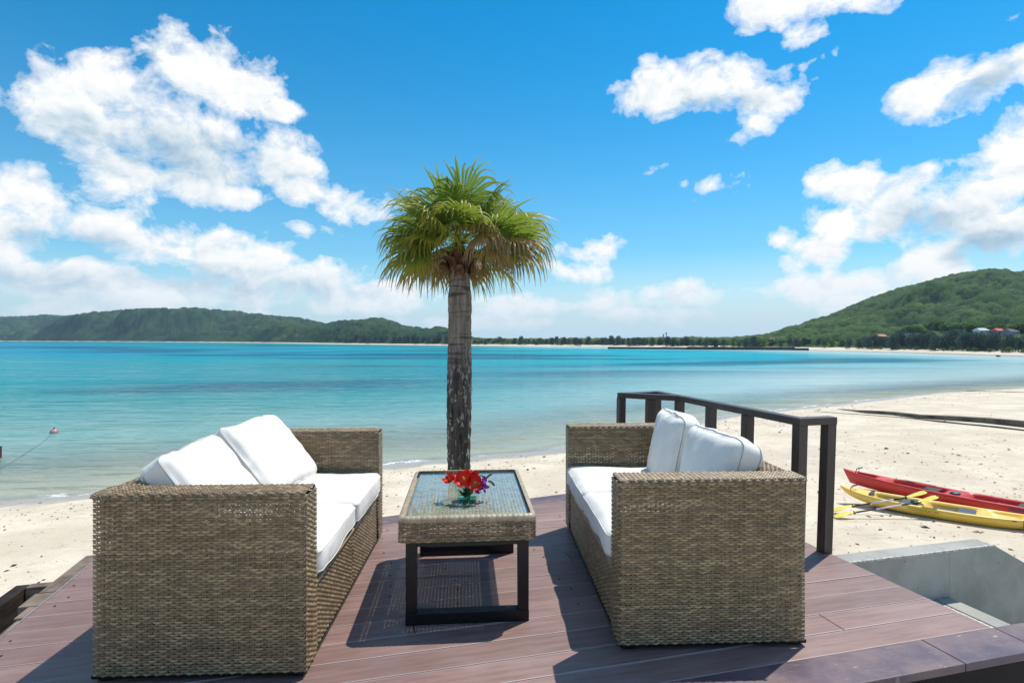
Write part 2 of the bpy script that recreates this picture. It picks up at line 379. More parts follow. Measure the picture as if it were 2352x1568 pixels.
def px_hill(name, prof, foot, ridge, ncol, nrow, crown, dome, m, seed, spur=.12, gexp=1.25, tb=1.5):
    """hill side: foot / ridge give distance against bearing, prof the ridge height"""
    pp = np.array(prof, float); fp = np.array([(q[0], shore_hit(q[0], foot)) for q in prof] if not isinstance(foot, list) else foot, float); rp = np.array(ridge, float)
    px = np.linspace(pp[0, 0], pp[-1, 0], ncol); sky_y = np.interp(px, pp[:, 0], pp[:, 1])
    Df = np.interp(px, fp[:, 0], fp[:, 1]); Dr = np.interp(px, rp[:, 0], rp[:, 1])
    zr = CAMZ+(HY-sky_y)/F*Dr-dome*1.25; zf = np.full(ncol, SEA+.6)
    t = np.linspace(0, tb, nrow)[:, None]
    Dm = Df+(Dr-Df)*t; Xh = (px-CX)/F*Dm
    g = np.where(t <= 1, 1-(1-np.minimum(t, 1))**gexp, 1-np.minimum((t-1)*1.4, 1)**2)
    Zh = zf+(zr-zf)*g
    P = np.stack([Xh, Dm], -1).reshape(-1, 2); sc = 60/(Dr.mean())
    Zh += (spur*(zr-zf)*np.sin(np.clip(t, 0, 1)*PI)*(1-np.clip(t, 0, 1))*2.1*(np.abs(sinnoise(P, .035*sc*9, seed, 3).reshape(Xh.shape))*1.6-.6))
    Zh = np.where(t < 1.02, np.minimum(Zh, CAMZ+(HY-sky_y)/F*Dm-dome*1.2), Zh)
    d, tid = worley(Xh, Dm, crown, seed)
    big, bid2 = worley(Xh, Dm, crown*2.7, seed+3)
    fade = np.clip(np.minimum(t*12, 1), 0, 1)*np.ones_like(Xh)
    Zh += fade*(dome*np.sqrt(np.clip(1-d*d*1.1, 0, 1))*(.7+.6*tid)+dome*.8*(1-np.clip(big, 0, 1)**2)*bid2)
    edge = np.clip(np.minimum(np.arange(ncol), np.arange(ncol)[::-1])/(ncol*.03), 0, 1)[None, :]
    tint = np.clip(tid*.75+.25*bid2+rng.normal(0, .05, Xh.shape), 0, 1)
    me = npmesh(name, np.stack([Xh, Dm, Zh], -1).reshape(-1, 3), grid_quads(nrow, ncol), {'tint': tint.ravel()})
    link(name, me, m, smooth=True, kind='structure')
    return px, Dm, Zh
px_hill('hills', [(-500,745),(-250,722),(0,729),(60,728),(95,724),(140,727),(165,728),(190,722),(230,721),(262,716),(330,711),(390,712),(450,711),(530,717),(590,723),(640,729),(690,733),(740,743),(790,765),(830,783)],
        7., [(-500,1600),(0,1420),(400,1250),(760,1000),(840,900)], 760, 170, 8, 6.0, FARFOR, 11, spur=.62)
px_hill('hills', [(640,784),(690,768),(735,748),(775,739),(830,735),(858,731),(890,736),(930,749),(965,756),(990,757),(1012,753),(1030,758),(1060,769),(1085,779),(1110,784)],
        9., [(640,820),(860,700),(1110,520)], 520, 140, 5.2, 4.0, FARFOR, 23, spur=.4)
RH = px_hill('hills', [(1680,786),(1745,775),(1765,770),(1800,757),(1850,742),(1900,727),(1950,706),(2000,686),(2060,667),(2120,651),(2180,634),(2230,624),(2275,618.5),(2305,621),(2330,626),(2352,625),(2420,640),(2500,655),(2620,640),(2800,690),(3000,740),(3150,775)],
        [(1680,262),(1800,245),(2100,199),(2352,168),(2700,155),(3150,150)], [(1680,420),(2000,420),(2270,400),(2600,380),(3150,330)], 900, 380, 3.2, 2.9, FOREST, 37, spur=.15, gexp=1.1)
px_hill('hills', [(1050,783),(1090,778),(1150,781),(1230,780),(1290,779),(1400,780),(1500,778),(1600,777),(1650,778),(1700,774),(1750,771),(1800,772),(1850,777)],
        [(1050,380),(1100,368),(1390,318),(1800,252),(1850,246)], [(1050,470),(1400,400),(1850,330)], 320, 50, 3.4, 2.2, FOREST, 51, spur=.1)

if True:
    hz = MB().box((0, 600, 26), (7000, 1900, 70)).build('haze', None, kind='stuff')
    hm = bpy.data.materials.new('air_haze'); hm.use_nodes = True; T = NT(hm.node_tree); T.n.clear()
    pv_ = T.new('ShaderNodeVolumePrincipled'); pv_.inputs['Color'].default_value = (.60, .80, 1, 1); pv_.inputs['Density'].default_value = .00019; pv_.inputs['Anisotropy'].default_value = .2
    T.l.new(pv_.outputs[0], T.new('ShaderNodeOutputMaterial').inputs['Volume']); hz.data.materials.append(hm)
# individual trees along the far beach
BARK = mat('far_bark', (.11, .085, .065), .9, .1)
def m_leaf(c1, c2):
    def f(T, p):
        t = T.attr('tint').outputs['Fac']; T.put(p.inputs['Base Color'], T.mix(t, c1, c2))
        oi = T.new('ShaderNodeObjectInfo').outputs['Random']
        hsv = T.new('ShaderNodeHueSaturation'); T.put(hsv.inputs['Value'], T.rng(oi, 0, 1, .75, 1.25, False)); T.put(hsv.inputs['Hue'], T.rng(oi, 0, 1, .485, .515, False))
        T.put(hsv.inputs['Color'], T.mix(t, c1, c2)); T.put(p.inputs['Base Color'], hsv.outputs[0])
        tl = T.new('ShaderNodeBsdfTranslucent'); T.put(tl.inputs[0], hsv.outputs[0]); mx = T.new('ShaderNodeMixShader'); mx.inputs[0].default_value = .5
        out = [n for n in T.n if n.type == 'OUTPUT_MATERIAL'][0]; T.l.new(p.outputs[0], mx.inputs[1]); T.l.new(tl.outputs[0], mx.inputs[2]); T.l.new(mx.outputs[0], out.inputs[0])
    return f
CASU = mat('casuarina_leaves', (.03, .05, .03), .9, .1, build=m_leaf((.040, .078, .062), (.105, .155, .105)))
BROAD = mat('broad_leaves', (.06, .11, .03), .8, .2, build=m_leaf((.07, .14, .03), (.17, .26, .055)))
def crown_mesh(name, h, w, n, leaf, seed, conic):
    r = np.random.default_rng(seed); k = 16
    if conic: cz = r.uniform(.12, .9, k)*h; rr = w*(1.05-cz/h)**.5*.72; ang = r.uniform(0, 6.28, k); cc = np.stack([np.cos(ang)*rr*r.uniform(.2, .9, k), np.sin(ang)*rr*r.uniform(.2, .9, k), cz], -1)
    else: v = r.normal(size=(k, 3)); v /= np.linalg.norm(v, axis=1)[:, None]; cc = v*[w*.62, w*.62, h*.27]+[0, 0, h*.62]
    ci = r.integers(0, k, n); v = r.normal(size=(n, 3)); v /= np.linalg.norm(v, axis=1)[:, None]
    C = cc[ci]+v*(r.uniform(.55, 1, n)**.5)[:, None]*[w*.40, w*.40, h*(.20 if conic else .14)]
    C[:, 2] = np.clip(C[:, 2], h*.04, h*1.06)
    a = r.normal(size=(n, 3)); a /= np.linalg.norm(a, axis=1)[:, None]; b = np.cross(a, r.normal(size=(n, 3))); b /= np.linalg.norm(b, axis=1)[:, None]
    sz = (leaf*r.uniform(.6, 1.4, n))[:, None]
    if conic: a = a*.4+[0, 0, .8]
    V = np.stack([C-a*sz-b*sz*.4, C+a*sz-b*sz*.5, C+a*sz*.8+b*sz*.5, C-a*sz*.9+b*sz*.5], 1).reshape(-1, 3)
    tn = np.repeat(np.clip(r.uniform(0, 1, k)[ci]*.7+r.uniform(0, .3, n), 0, 1), 4)
    return npmesh(name, V, np.arange(4*n).reshape(-1, 4), {'tint': tn})
def trunk_mesh(h, r):
    b = MB(); b.tube([(0, 0, -.3), (.03*h, 0, h*.3), (.01*h, .02*h, h*.75)], [r, r*.75, r*.3], 6)
    for q in range(3): b.tube([(.02*h, 0, h*(.35+.1*q)), (math.cos(q*2.1)*h*.16, math.sin(q*2.1)*h*.16, h*(.55+.1*q))], [r*.4, r*.15], 4)
    return b.mesh('trunk')
CM = [crown_mesh('crown', 6.0, 3.3, 1500, .22, 100+i, True) for i in range(5)]
BM_ = [crown_mesh('crown', 4.2, 2.2, 750, .22, 200+i, False) for i in range(4)]
TM, TMB = trunk_mesh(6.2, .16), trunk_mesh(3.6, .16)
def far_tree(p, s, conic, label, group, cat='tree', name=None):
    e = empty(name or ('casuarina_tree' if conic else 'broadleaf_tree'), p, random.uniform(0, 6.28), label=label, cat=cat, group=group); e.scale = (s*random.uniform(.9, 1.15), s*random.uniform(.9, 1.15), s)
    link('trunk', TM if conic else TMB, BARK, e); link('crown', random.choice(CM if conic else BM_), CASU if conic else BROAD, e)
    return e
def hill_hit(px, py):
    pxs, Dm_, Zh_ = RH; j = int(np.argmin(np.abs(pxs-px))); yy_ = HY-(Zh_[:, j]-CAMZ)/Dm_[:, j]*F; k = np.where(yy_ < py)[0][0]; return float(Dm_[k, j])
random.seed(3)
def inland(px, off):      # walk inland along a bearing from the far shore
    for d in np.arange(100, 1200, 1.):
        x = (px-CX)/F*d
        if d > 120 and shore_dist(np.array([x]), np.array([d]))[0] > off and (px-CX)/F*d > -1e9: return x, d
    return (px-CX)/F*400, 400
def zone(px):
    for lim, w in ((790, 'near the rose coloured house'), (900, 'under the peak of the small hill'), (1030, 'close left of the palm trunk'), (1180, 'close right of the palm trunk'), (1300, 'midway between palm and pier end'),
                   (1400, 'left of the pier end'), (1470, 'by the blue roofed hall'), (1540, 'below the antenna masts'), (1640, 'right of the antenna masts'), (1740, 'left of the low orange roof'), (1830, 'beside the low orange roof'),
                   (1920, 'left of the white hut'), (2000, 'around the white hut'), (2070, 'at the left end of the beach row'), (2130, 'below the long white house'), (2220, 'midway along the beach row'), (2300, 'below the red roofed house')):
        if px < lim: return w
    return 'at the right end of the beach row'
for px in np.arange(1995, 2420, 14.):
    x, d = inland(px, 8+random.uniform(0, 8)); s = random.uniform(.62, 1.06)*(1 if px > 2050 else .85)
    far_tree((x, d, gz(x, d)-.2), s, True, 'dark feathery casuarina tree '+zone(px), 'casuarinas along the right hand beach')
for px in np.arange(2080, 2400, 9.):
    px2 = px+random.uniform(-5, 5); hy_ = random.uniform(752, 766); d = hill_hit(px2, hy_); p = atd(px2, hy_+1, d); s = random.uniform(.7, 1.1)
    far_tree((p.x, p.y, p.z-1.2), s, False, 'bright green tree above the casuarinas, '+zone(px), 'bright broadleaf trees behind the casuarinas')
for px in np.arange(2002, 2380, 27.):
    x, d = inland(px+random.uniform(-8, 8), 5.5+random.uniform(0, 2)); s = random.uniform(.25, .42)
    far_tree((x, d, gz(x, d)-.15), s, False, 'low round beach bush '+zone(px), 'bushes along the right hand beach', 'bush', 'beach_bush')
for px in np.arange(1738, 2000, 11.):
    x, d = inland(px+random.uniform(-4, 4), 9+random.uniform(0, 24)); c = random.random() < .45; s = random.uniform(.55, .85)*(.8 if c else 1.1)
    far_tree((x, d, gz(x, d)), s, c, ('dark casuarina tree' if c else 'round green tree')+' behind the pier, '+zone(px), 'casuarinas behind the harbour wall' if c else 'round trees behind the harbour wall')
for px in np.arange(1088, 1740, 8.):
    x, d = inland(px+random.uniform(-4, 4), 5+random.uniform(0, 12)); c = random.random() < .75; s = random.uniform(.55, 1.0)*(.85 if c else 1.0)
    far_tree((x, d, gz(x, d)-.2), s, c, ('small dark casuarina tree' if c else 'small round tree')+' on the far shore, '+zone(px), 'casuarinas on the far shore' if c else 'round trees on the far shore')
for px in np.arange(770, 1030, 12):
    x, d = inland(px+random.uniform(-5, 5), 7+random.uniform(0, 8)); s = random.uniform(.7, 1.15)
    far_tree((x, d, gz(x, d)-.3), s, True, 'dark tree on the shore, '+zone(px), 'trees at the foot of the small hill')

# harbour wall, houses, towers, boats
CONC_D = mat('dark_concrete', (.06, .062, .065), .9, .2, build=grain((.035, .038, .04), (.09, .09, .09), .5, .3, .2))
b = MB(); A_, B_ = at(1399, 801, SEA), at(1862, 804.5, SEA)
b.beam((A_.x, A_.y+1.5, SEA+.1), (B_.x, B_.y+1.5, SEA+.1), 3, 1.5); b.build('pier', CONC_D, bevel=.05, kind='structure')
b = MB(); b.beam((A_.x+30, A_.y-14.5, SEA+.72), (B_.x-4, B_.y+4.5, SEA+.72), 2, .9); b.build('pier', CONC_D, kind='structure')
WHITE = mat('white_render', (.75, .75, .73), .7); GREYW = mat('grey_render', (.22, .25, .28), .8); GLASSD = mat('dark_pane', (.02, .03, .04), .15)
def house(px, py, d, w, dep, h, wall, rcol, label, group=None, flat=False, sink=0.):
    if d is None: d = hill_hit(px, py+5)-1.5
    p = atd(px, py, d); p.z -= sink+.5; e = empty('house', p, random.uniform(-.3, .3), label=label, cat='house')
    if group: e['group'] = group
    MB().box((0, 0, h/2-.4), (w, dep, h+.8)).build('wall', wall, e)
    m = mat('roof', rcol, .7); b = MB()
    if flat: b.box((0, 0, h+.15), (w+.5, dep+.5, .3))
    else:
        x, y = w/2+.3, dep/2+.3; b.add([(-x, -y, h), (x, -y, h), (x, y, h), (-x, y, h), (-x*.7, 0, h+dep*.28), (x*.7, 0, h+dep*.28)], [(0, 1, 5, 4), (2, 3, 4, 5), (1, 2, 5), (3, 0, 4), (3, 2, 1, 0)])
    b.build('roof', m, e)
    n = max(2, int(w/1.6))
    for i in range(n):
        wx = -w/2+(i+.5)*w/n
        f = MB().box((wx, -dep/2-.02, h*.55), (w/n*.55, .06, h*.42)).build('window', WHITE, e)
        MB().box((wx, -dep/2-.06, h*.55), (w/n*.45, .04, h*.34)).build('pane', GLASSD, f)
    return e
random.seed(11)
house(2253, 762, None, 3.0, 3, 1.0, WHITE, (.45, .5, .55), 'white house with pale grey roof on the right hand hillside')
house(2291, 763, None, 2.7, 3, 1.0, GREYW, (.55, .05, .045), 'house with bright red roof between white and dark houses')
house(2320, 764, None, 4.0, 3.0, .9, GREYW, (.05, .06, .075), 'dark grey house right of the red roofed house')
house(2092, 769, None, 4.6, 3, .9, WHITE, (.55, .58, .6), 'long white house half hidden in the hill trees', flat=True)
house(1430, 786, 345, 9.5, 6, 1.2, GREYW, (.03, .16, .42), 'hall with large blue roof among the far shore trees')
house(1868, 774, 300, 5.2, 4, .9, WHITE, (.45, .36, .24), 'ochre flat building at the foot of the right hill', flat=True)
house(1780, 783, 262, 4.8, 4, .7, WHITE, (.5, .22, .13), 'low house with orange tiled roof behind the harbour')
house(1978, 784, 222, .9, 1, .5, WHITE, (.7, .7, .7), 'tiny white hut among the trees right of the harbour', flat=True)
house(2023, 774, None, 3.0, 3, .8, GREYW, (.42, .14, .08), 'house with red brown roof peeping out of the trees')
house(656, 786, 600, 4, 4, 2.1, WHITE, (.75, .75, .75), 'small white house on the shore below the left hills', flat=True)
house(663+18, 786, 605, 7, 5, 3.1, mat('blue_render', (.35, .45, .6), .7), (.5, .55, .6), 'two storey blue grey house on the shore below the left hills', flat=True)
house(728, 786, 570, 7, 5, 2, mat('rose_render', (.38, .2, .2), .7), (.35, .15, .13), 'rose coloured house left of the small hill')
random.seed(5)
STEEL = mat('dull_steel', (.12, .13, .14), .6, metal=.3)
for px, y0, d, hh, lab in ((1524, 790, 330, 5.2, 'shorter lattice mast with stubby top, left of the two'), (1530.5, 790, 330, 6.2, 'taller antenna mast with round head, right of the two')):
    p = atd(px, y0, d); p.z -= 2; hh += 2; e = empty('antenna_mast', p, 0, label=lab, cat='mast', group='antenna masts above the far shore')
    b = MB()
    for q in range(3): b.tube([(math.cos(q*2.09)*.28, math.sin(q*2.09)*.28, 0), (math.cos(q*2.09)*.16, math.sin(q*2.09)*.16, hh)], .07, 4)
    for k in range(12): b.box((0, 0, hh*(k+.5)/12), (.34, .34, .06))
    b.build('lattice', STEEL, e); MB().lathe([(.05, hh-.3), (.42, hh-.3), (.42, hh+.5), (.05, hh+.5)], 10).build('antenna_head', STEEL, e)
p = at(1534, 796, SEA); e = empty('sailboat', p, .4, label='white sailboat with bare mast moored at the harbour wall', cat='boat')
b = MB(); b.add([(-2, 0, .2), (-1.8, -.5, .2), (1.2, -.5, .2), (2.3, 0, .25), (1.2, .5, .2), (-1.8, .5, .2), (-2.1, 0, .9), (-2, -.65, .9), (1.2, -.65, .95), (2.8, 0, 1.1), (1.2, .65, .95), (-2, .65, .9)],
      [(0, 1, 2, 3, 4, 5), (6, 11, 10, 9, 8, 7)]+[(i, 6+i, 6+(i+1) % 6, (i+1) % 6) for i in range(6)]).build('hull', WHITE, e)
MB().box((-.2, 0, 1.15), (1.7, .8, .5)).build('cabin', WHITE, e, bevel=.08); MB().tube([(.2, 0, .9), (.2, 0, 4.2)], .06, 6).build('mast', STEEL, e)
ROCK = mat('dark_rock', (.06, .055, .05), .9, .2)
def rock(p, s, lab, m=ROCK):
    bm = bmesh.new(); bmesh.ops.create_icosphere(bm, subdivisions=2, radius=1)
    for v in bm.verts: v.co *= (1+.25*math.sin(v.co.x*5+p[0])*math.cos(v.co.y*4+p[1])); v.co.x *= s[0]; v.co.y *= s[1]; v.co.z *= s[2]
    me = bpy.data.meshes.new('rock'); bm.to_mesh(me); bm.free(); o = link('rock', me, m, smooth=True, label=lab, cat='rock'); o.location = p
q = at(2182, 810.5, SEA); rock((q.x, q.y, SEA+.1), (.5, .4, .28), 'dark rock at the water edge left along the right hand beach')
q = at(2490*.91875+5, 819, SEA); rock((q.x, q.y, SEA+.1), (.55, .4, .3), 'dark rock in the shallows near the right end of the far beach')
q = at(2310, 811, SEA+.7); e = empty('rowing_boat', (q.x, q.y+8, gz(q.x, q.y+8)+.1), .1, label='upturned pale rowing boat under the beach trees at far right', cat='boat')
MB().lathe([(.03, 0)]+[(0, 0)], 6).build('keel', WHITE, e)
b = MB(); st = []
for i in range(9):
    u = i/8*2-1; w = .75*(1-abs(u)**2.2)+.05; hh_ = .62*(1-abs(u)**3)+.05; st += [(u*2.6, w*math.cos(a), hh_*math.sin(a)) for a in np.linspace(0, PI, 7)]
b.add(st, [(i*7+j, i*7+j+1, (i+1)*7+j+1, (i+1)*7+j) for i in range(8) for j in range(6)]); b.build('hull', mat('pale_boat_paint', (.6, .42, .4), .5), e, smooth=True)
bpy.data.objects.remove(e.children[0])

# ------------------------------------------------------------------ deck
TH = rad(14.5); UX = Vector((math.cos(TH), math.sin(TH), 0)); VX = Vector((-math.sin(TH), math.cos(TH), 0))
def uv(u, v, z=0): return UX*u+VX*v+Vector((0, 0, z))
def m_plank(T, p):
    tcn = T.new('ShaderNodeTexCoord'); co = tcn.outputs['Object']; oi = T.new('ShaderNodeObjectInfo').outputs['Random']
    r = T.new('ShaderNodeMapping'); T.l.new(co, r.inputs[0]); r.inputs['Rotation'].default_value = (0, 0, -TH)
    st = T.scale(r.outputs[0], (1.2, 14, 1)); n = T.noise(st, 3, 6, .65); bl = T.noise(co, 2.2, 5, .6); sc = T.noise(T.scale(r.outputs[0], (2.2, 30, 1)), 2.4, 5, .75)
    c = T.mix(T.rng(n, .3, .7), (.205, .117, .100), (.295, .186, .162))
    c = T.mix(T.math('MULTIPLY', T.rng(bl, .45, .68), .55), c, (.315, .225, .20))
    c = T.mix(T.math('MULTIPLY', T.rng(sc, .66, .74), T.rng(bl, .46, .6)), c, (.46, .39, .33))
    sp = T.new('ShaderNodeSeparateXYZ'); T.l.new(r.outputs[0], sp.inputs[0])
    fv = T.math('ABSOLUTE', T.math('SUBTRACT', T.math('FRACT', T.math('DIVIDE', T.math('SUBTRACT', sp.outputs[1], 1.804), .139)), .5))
    c = T.mix(T.math('MULTIPLY', T.rng(fv, .445, .47), .75), c, (.50, .39, .36))   # edge highlight on each board's smooth margins, painted in as paler bands
    hv = T.new('ShaderNodeHueSaturation'); T.put(hv.inputs['Color'], c); T.put(hv.inputs['Value'], T.rng(oi, 0, 1, .86, 1.14, False)); T.put(p.inputs['Base Color'], hv.outputs[0])
    gr = T.math('SINE', T.math('MULTIPLY', sp.outputs[1], 2*PI/.0058))
    h = T.math('ADD', T.math('MULTIPLY', gr, .25), T.math('MULTIPLY', n, .5))
    T.put(p.inputs['Normal'], T.bump(h, .5, .0022)); T.put(p.inputs['Roughness'], T.rng(bl, .3, .7, .42, .62))
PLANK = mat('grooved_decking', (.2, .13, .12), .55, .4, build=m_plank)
def m_border(T, p):
    co = T.new('ShaderNodeTexCoord').outputs['Object']; r = T.new('ShaderNodeMapping'); T.l.new(co, r.inputs[0]); r.inputs['Rotation'].default_value = (0, 0, -TH)
    bl = T.noise(co, 4, 5, .6); sc = T.noise(T.scale(r.outputs[0], (4, 34, 1)), 2.2, 6, .8); chip = T.noise(T.scale(r.outputs[0], (5, 34, 1)), 2.0, 3, .6)
    c = T.mix(T.rng(bl, .35, .65), (.10, .065, .088), (.19, .125, .125))
    c = T.mix(T.math('MULTIPLY', T.rng(sc, .58, .66), .6), c, (.34, .27, .26)); c = T.mix(T.math('MULTIPLY', T.rng(chip, .66, .69), T.rng(bl, .5, .6)), c, (.72, .64, .56))
    T.put(p.inputs['Base Color'], c); T.put(p.inputs['Normal'], T.bump(sc, .35, .004)); T.put(p.inputs['Roughness'], T.rng(bl, .3, .7, .38, .6))
BORDER = mat('worn_painted_board', (.1, .06, .08), .45, .5, build=m_border)
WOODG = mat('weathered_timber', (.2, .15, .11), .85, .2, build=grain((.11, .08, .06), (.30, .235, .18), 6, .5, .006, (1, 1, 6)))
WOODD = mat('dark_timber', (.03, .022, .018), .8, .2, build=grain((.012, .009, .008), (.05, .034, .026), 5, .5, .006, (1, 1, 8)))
deck = empty('deck', kind='structure')
U0, U1, V0, PW = -1.425, 2.541, 1.804, .139
def far_v(u): return 3.939+.168*u
def clip_plank(u0, u1, v0, v1, lim):
    # rectangle clipped to v <= far_v(u)-lim
    poly = [(u0, v0), (u1, v0), (u1, v1), (u0, v1)]; out = []
    for (a, b_) in zip(poly, poly[1:]+poly[:1]):
        fa, fb = far_v(a[0])-lim-a[1], far_v(b_[0])-lim-b_[1]
        if fa >= 0: out.append(a)
        if (fa >= 0) != (fb >= 0):
            t = fa/(fa-fb); out.append((a[0]+(b_[0]-a[0])*t, a[1]+(b_[1]-a[1])*t))
    return out
G = .0022
joints = {0: [1.12, -1.0], 1: [2.03], 2: [-.6], 3: [1.83], 4: [.2], 6: [-.98], 8: [1.1], 10: [.4], 12: [1.5], 14: [-.1]}
joints[0] = []; joints[1] = [1.93]; joints[3] = [1.66]
for k in range(0, 19):
    v0, v1 = V0+k*PW+G, V0+(k+1)*PW-G
    cuts = [U0]+sorted(joints.get(k, []))+[U1]
    for a, c in zip(cuts[:-1], cuts[1:]):
        poly = clip_plank(a+(.0015 if a > U0 else 0), c-(.0015 if c < U1 else 0), v0, v1, .15)
        if len(poly) < 3: continue
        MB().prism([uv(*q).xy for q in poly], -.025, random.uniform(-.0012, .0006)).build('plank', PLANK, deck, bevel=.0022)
# painted border boards, near and far edge
for a, c in ((-1.43, .35), (.353, 2.16), (2.163, 2.543), (2.546, 2.75)):
    o = MB().prism([uv(a, 1.624).xy, uv(c, 1.624).xy, uv(c, 1.8).xy, uv(a, 1.8).xy], -.028, .004).build('border_board', BORDER, deck, bevel=.004)
for a, c in ((-1.425, .55), (.553, 2.54)):
    MB().prism([uv(a, far_v(a)-.147).xy, uv(c, far_v(c)-.147).xy, uv(c, far_v(c)).xy, uv(a, far_v(a)).xy], -.028, .001).build('border_board', BORDER, deck, bevel=.003)
MB().prism([uv(-1.43, 1.634).xy, uv(2.6, 1.634).xy, uv(2.6, 1.66).xy, uv(-1.43, 1.66).xy], -.6, -.030).build('fascia_board', mat('black_stain', (.018, .012, .014), .7, .2), deck)
b = MB().prism([uv(-1.41, 1.665).xy, uv(2.52, 1.665).xy, uv(2.52, far_v(2.52)-.02).xy, uv(-1.41, far_v(-1.41)-.02).xy], -.2, -.032); b.build('joist_frame', WOODD, deck)
for u in (-1.3, .5, 2.4):
    for v in (1.8, 3.6): b = MB(); q = uv(u, v); b.box((q.x, q.y, -1.45), (.12, .12, 2.45), TH); b.build('support_post', WOODD, deck)
MB().prism([uv(-1.4285, 1.63).xy, uv(-1.4255, 1.63).xy, uv(-1.4255, 3.66).xy, uv(-1.4285, 3.66).xy], -.03, .003).build('edge_strip', mat('aluminium', (.75, .75, .75), .35, metal=.8), deck)
for a, c, w in ((1.63, 2.93, .034), (2.934, 3.05, .05), (3.055, 3.2, .095), (3.205, 3.69, .085)):
    MB().prism([uv(-1.429-w, a).xy, uv(-1.429, a).xy, uv(-1.429, c).xy, uv(-1.429-w, c).xy], -.09, -.012 if a < 2.9 else -.006-.008*(w > .12)).build('edge_beam', WOODG, deck, bevel=.005)
sb = MB(); r_ = random.Random(4)
for k in range(4, 16):
    for u in (-1.36, -.95, .12, .42, .95, 1.3):
        v = V0+(k+.5)*PW
        if v < far_v(u)-.2 and r_.random() < .8:
            q = uv(u+r_.uniform(-.02, .02), v+r_.uniform(-.03, .03)); sb.lathe([(.0055, .0012), (.005, .0022), (.0005, .0022)], 8, (q.x, q.y, 0))
sb.build('screw', mat('rusty_screw', (.02, .015, .012), .7), deck, kind='stuff')
# dark timber well on the left, below the deck edge
well = empty('timber_step_well', uv(-1.75, 2.4, -.105), label='dark open timber box set against the left edge of the deck', cat='timber box')
def wl(name, pts, z0, z1, m): 
    o = MB().prism([(uv(*q)-uv(-1.75, 2.4)).xy for q in pts], z0, z1).build(name, m, well, bevel=.004); return o
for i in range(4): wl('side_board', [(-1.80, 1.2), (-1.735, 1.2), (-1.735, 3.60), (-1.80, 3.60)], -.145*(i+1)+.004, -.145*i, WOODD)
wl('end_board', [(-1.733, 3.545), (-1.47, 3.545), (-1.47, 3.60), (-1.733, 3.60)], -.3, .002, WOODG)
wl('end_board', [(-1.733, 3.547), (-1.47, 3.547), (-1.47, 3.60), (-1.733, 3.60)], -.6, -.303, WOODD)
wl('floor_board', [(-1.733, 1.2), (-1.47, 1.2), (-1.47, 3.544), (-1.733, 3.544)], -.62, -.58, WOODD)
# railing
RAILM = mat('dark_brown_paint', (.04, .03, .03), .45, .5, build=grain((.040, .026, .022), (.066, .046, .040), 12, .15, .002, (1, 1, .1)))
RZ = .745
rail_pts = dict(A=(1.80, 3.235), B=(1.615, 3.19), C=(1.305, 4.43), D=(1.222, 4.80), E=(.895, 4.66), G=(1.407, 4.02), I=(1.50, 3.62), Fp=(1.10, 4.53))
railing = empty('railing', uv(2.5, 3.5), label='dark brown wooden railing along the right edge of the deck', cat='railing')
rb = Vector(railing.location)
for k, (x, y) in rail_pts.items():
    b = MB(); M = Matrix.Translation(Vector((x, y, 0))-rb); P = []
    lean = .016*x
    rz0 = TH
    for z, dx in ((-.25 if k != 'A' else -.12, -lean), (RZ-.02, 0)):
        for sx, sy in ((-1, -1), (1, -1), (1, 1), (-1, 1)):
            c_, s_ = math.cos(rz0), math.sin(rz0); X_, Y_ = sx*.029, sy*.029; P.append(Vector((x+dx+X_*c_-Y_*s_, y+X_*s_+Y_*c_, z))-rb)
    b.add(P, [(3, 2, 1, 0), (4, 5, 6, 7), (0, 1, 5, 4), (1, 2, 6, 5), (2, 3, 7, 6), (3, 0, 4, 7)]); b.build('post', RAILM, railing, bevel=.003)
def rl(a, c, ext=.03, dz_=0.):
    a = Vector((*rail_pts[a], RZ+dz_)); c = Vector((*rail_pts[c], RZ+dz_)); d = (c-a).normalized()
    MB().beam(a-d*ext-rb, c+d*ext-rb, .064, .042).build('rail', RAILM, railing, bevel=.004)
rl('B', 'A', .031, .0005); rl('B', 'D', .03); rl('D', 'E', .02, -.0012); rl('E', 'C', .02, .0008)

# concrete stair on the right
def m_conc(T, p):
    co = T.new('ShaderNodeTexCoord').outputs['Object']; n = T.noise(co, 3, 6, .65); v = T.new('ShaderNodeTexVoronoi'); T.l.new(co, v.inputs[0]); v.inputs['Scale'].default_value = 13
    pit = T.math('MULTIPLY', T.rng(v.outputs['Distance'], .10, .05), T.rng(T.noise(co, 9, 2), .52, .6))
    c = T.mix(T.rng(n, .3, .7), (.31, .30, .262), (.43, .415, .37)); c = T.mix(T.math('MULTIPLY', pit, .8), c, (.12, .12, .11))
    T.put(p.inputs['Base Color'], c); T.put(p.inputs['Normal'], T.bump(T.math('SUBTRACT', T.noise(co, 60, 3, .6), pit), .3, .006))
CONC = mat('cast_concrete', (.5, .5, .48), .85, .25, build=m_conc)
ROUGHC = mat('washed_concrete', (.5, .48, .44), .95, .2, build=grain((.34, .32, .29), (.66, .63, .58), 55, .8, .008, thr=(.38, .6)))
stair = empty('concrete_stair', uv(3.2, 2.3, -.385), label='grey concrete stair with parapet wall right of the deck', cat='stair'); so = Vector(stair.location)
def cs(name, prof, v0, v1, m, bev=.006):   # prof in (u, z)
    n = len(prof); P = [uv(u, v0, z)-so for u, z in prof]+[uv(u, v1, z)-so for u, z in prof]
    return MB().add(P, [list(range(n)), list(range(n, 2*n))[::-1]]+[(i, n+i, n+(i+1) % n, (i+1) % n) for i in range(n)]).build(name, m, stair, bevel=bev)
cs('parapet_wall', [(2.56, -2.6), (2.56, -.10), (3.49, -.10), (3.49, -2.6)], 2.722, 2.848, CONC, .002)
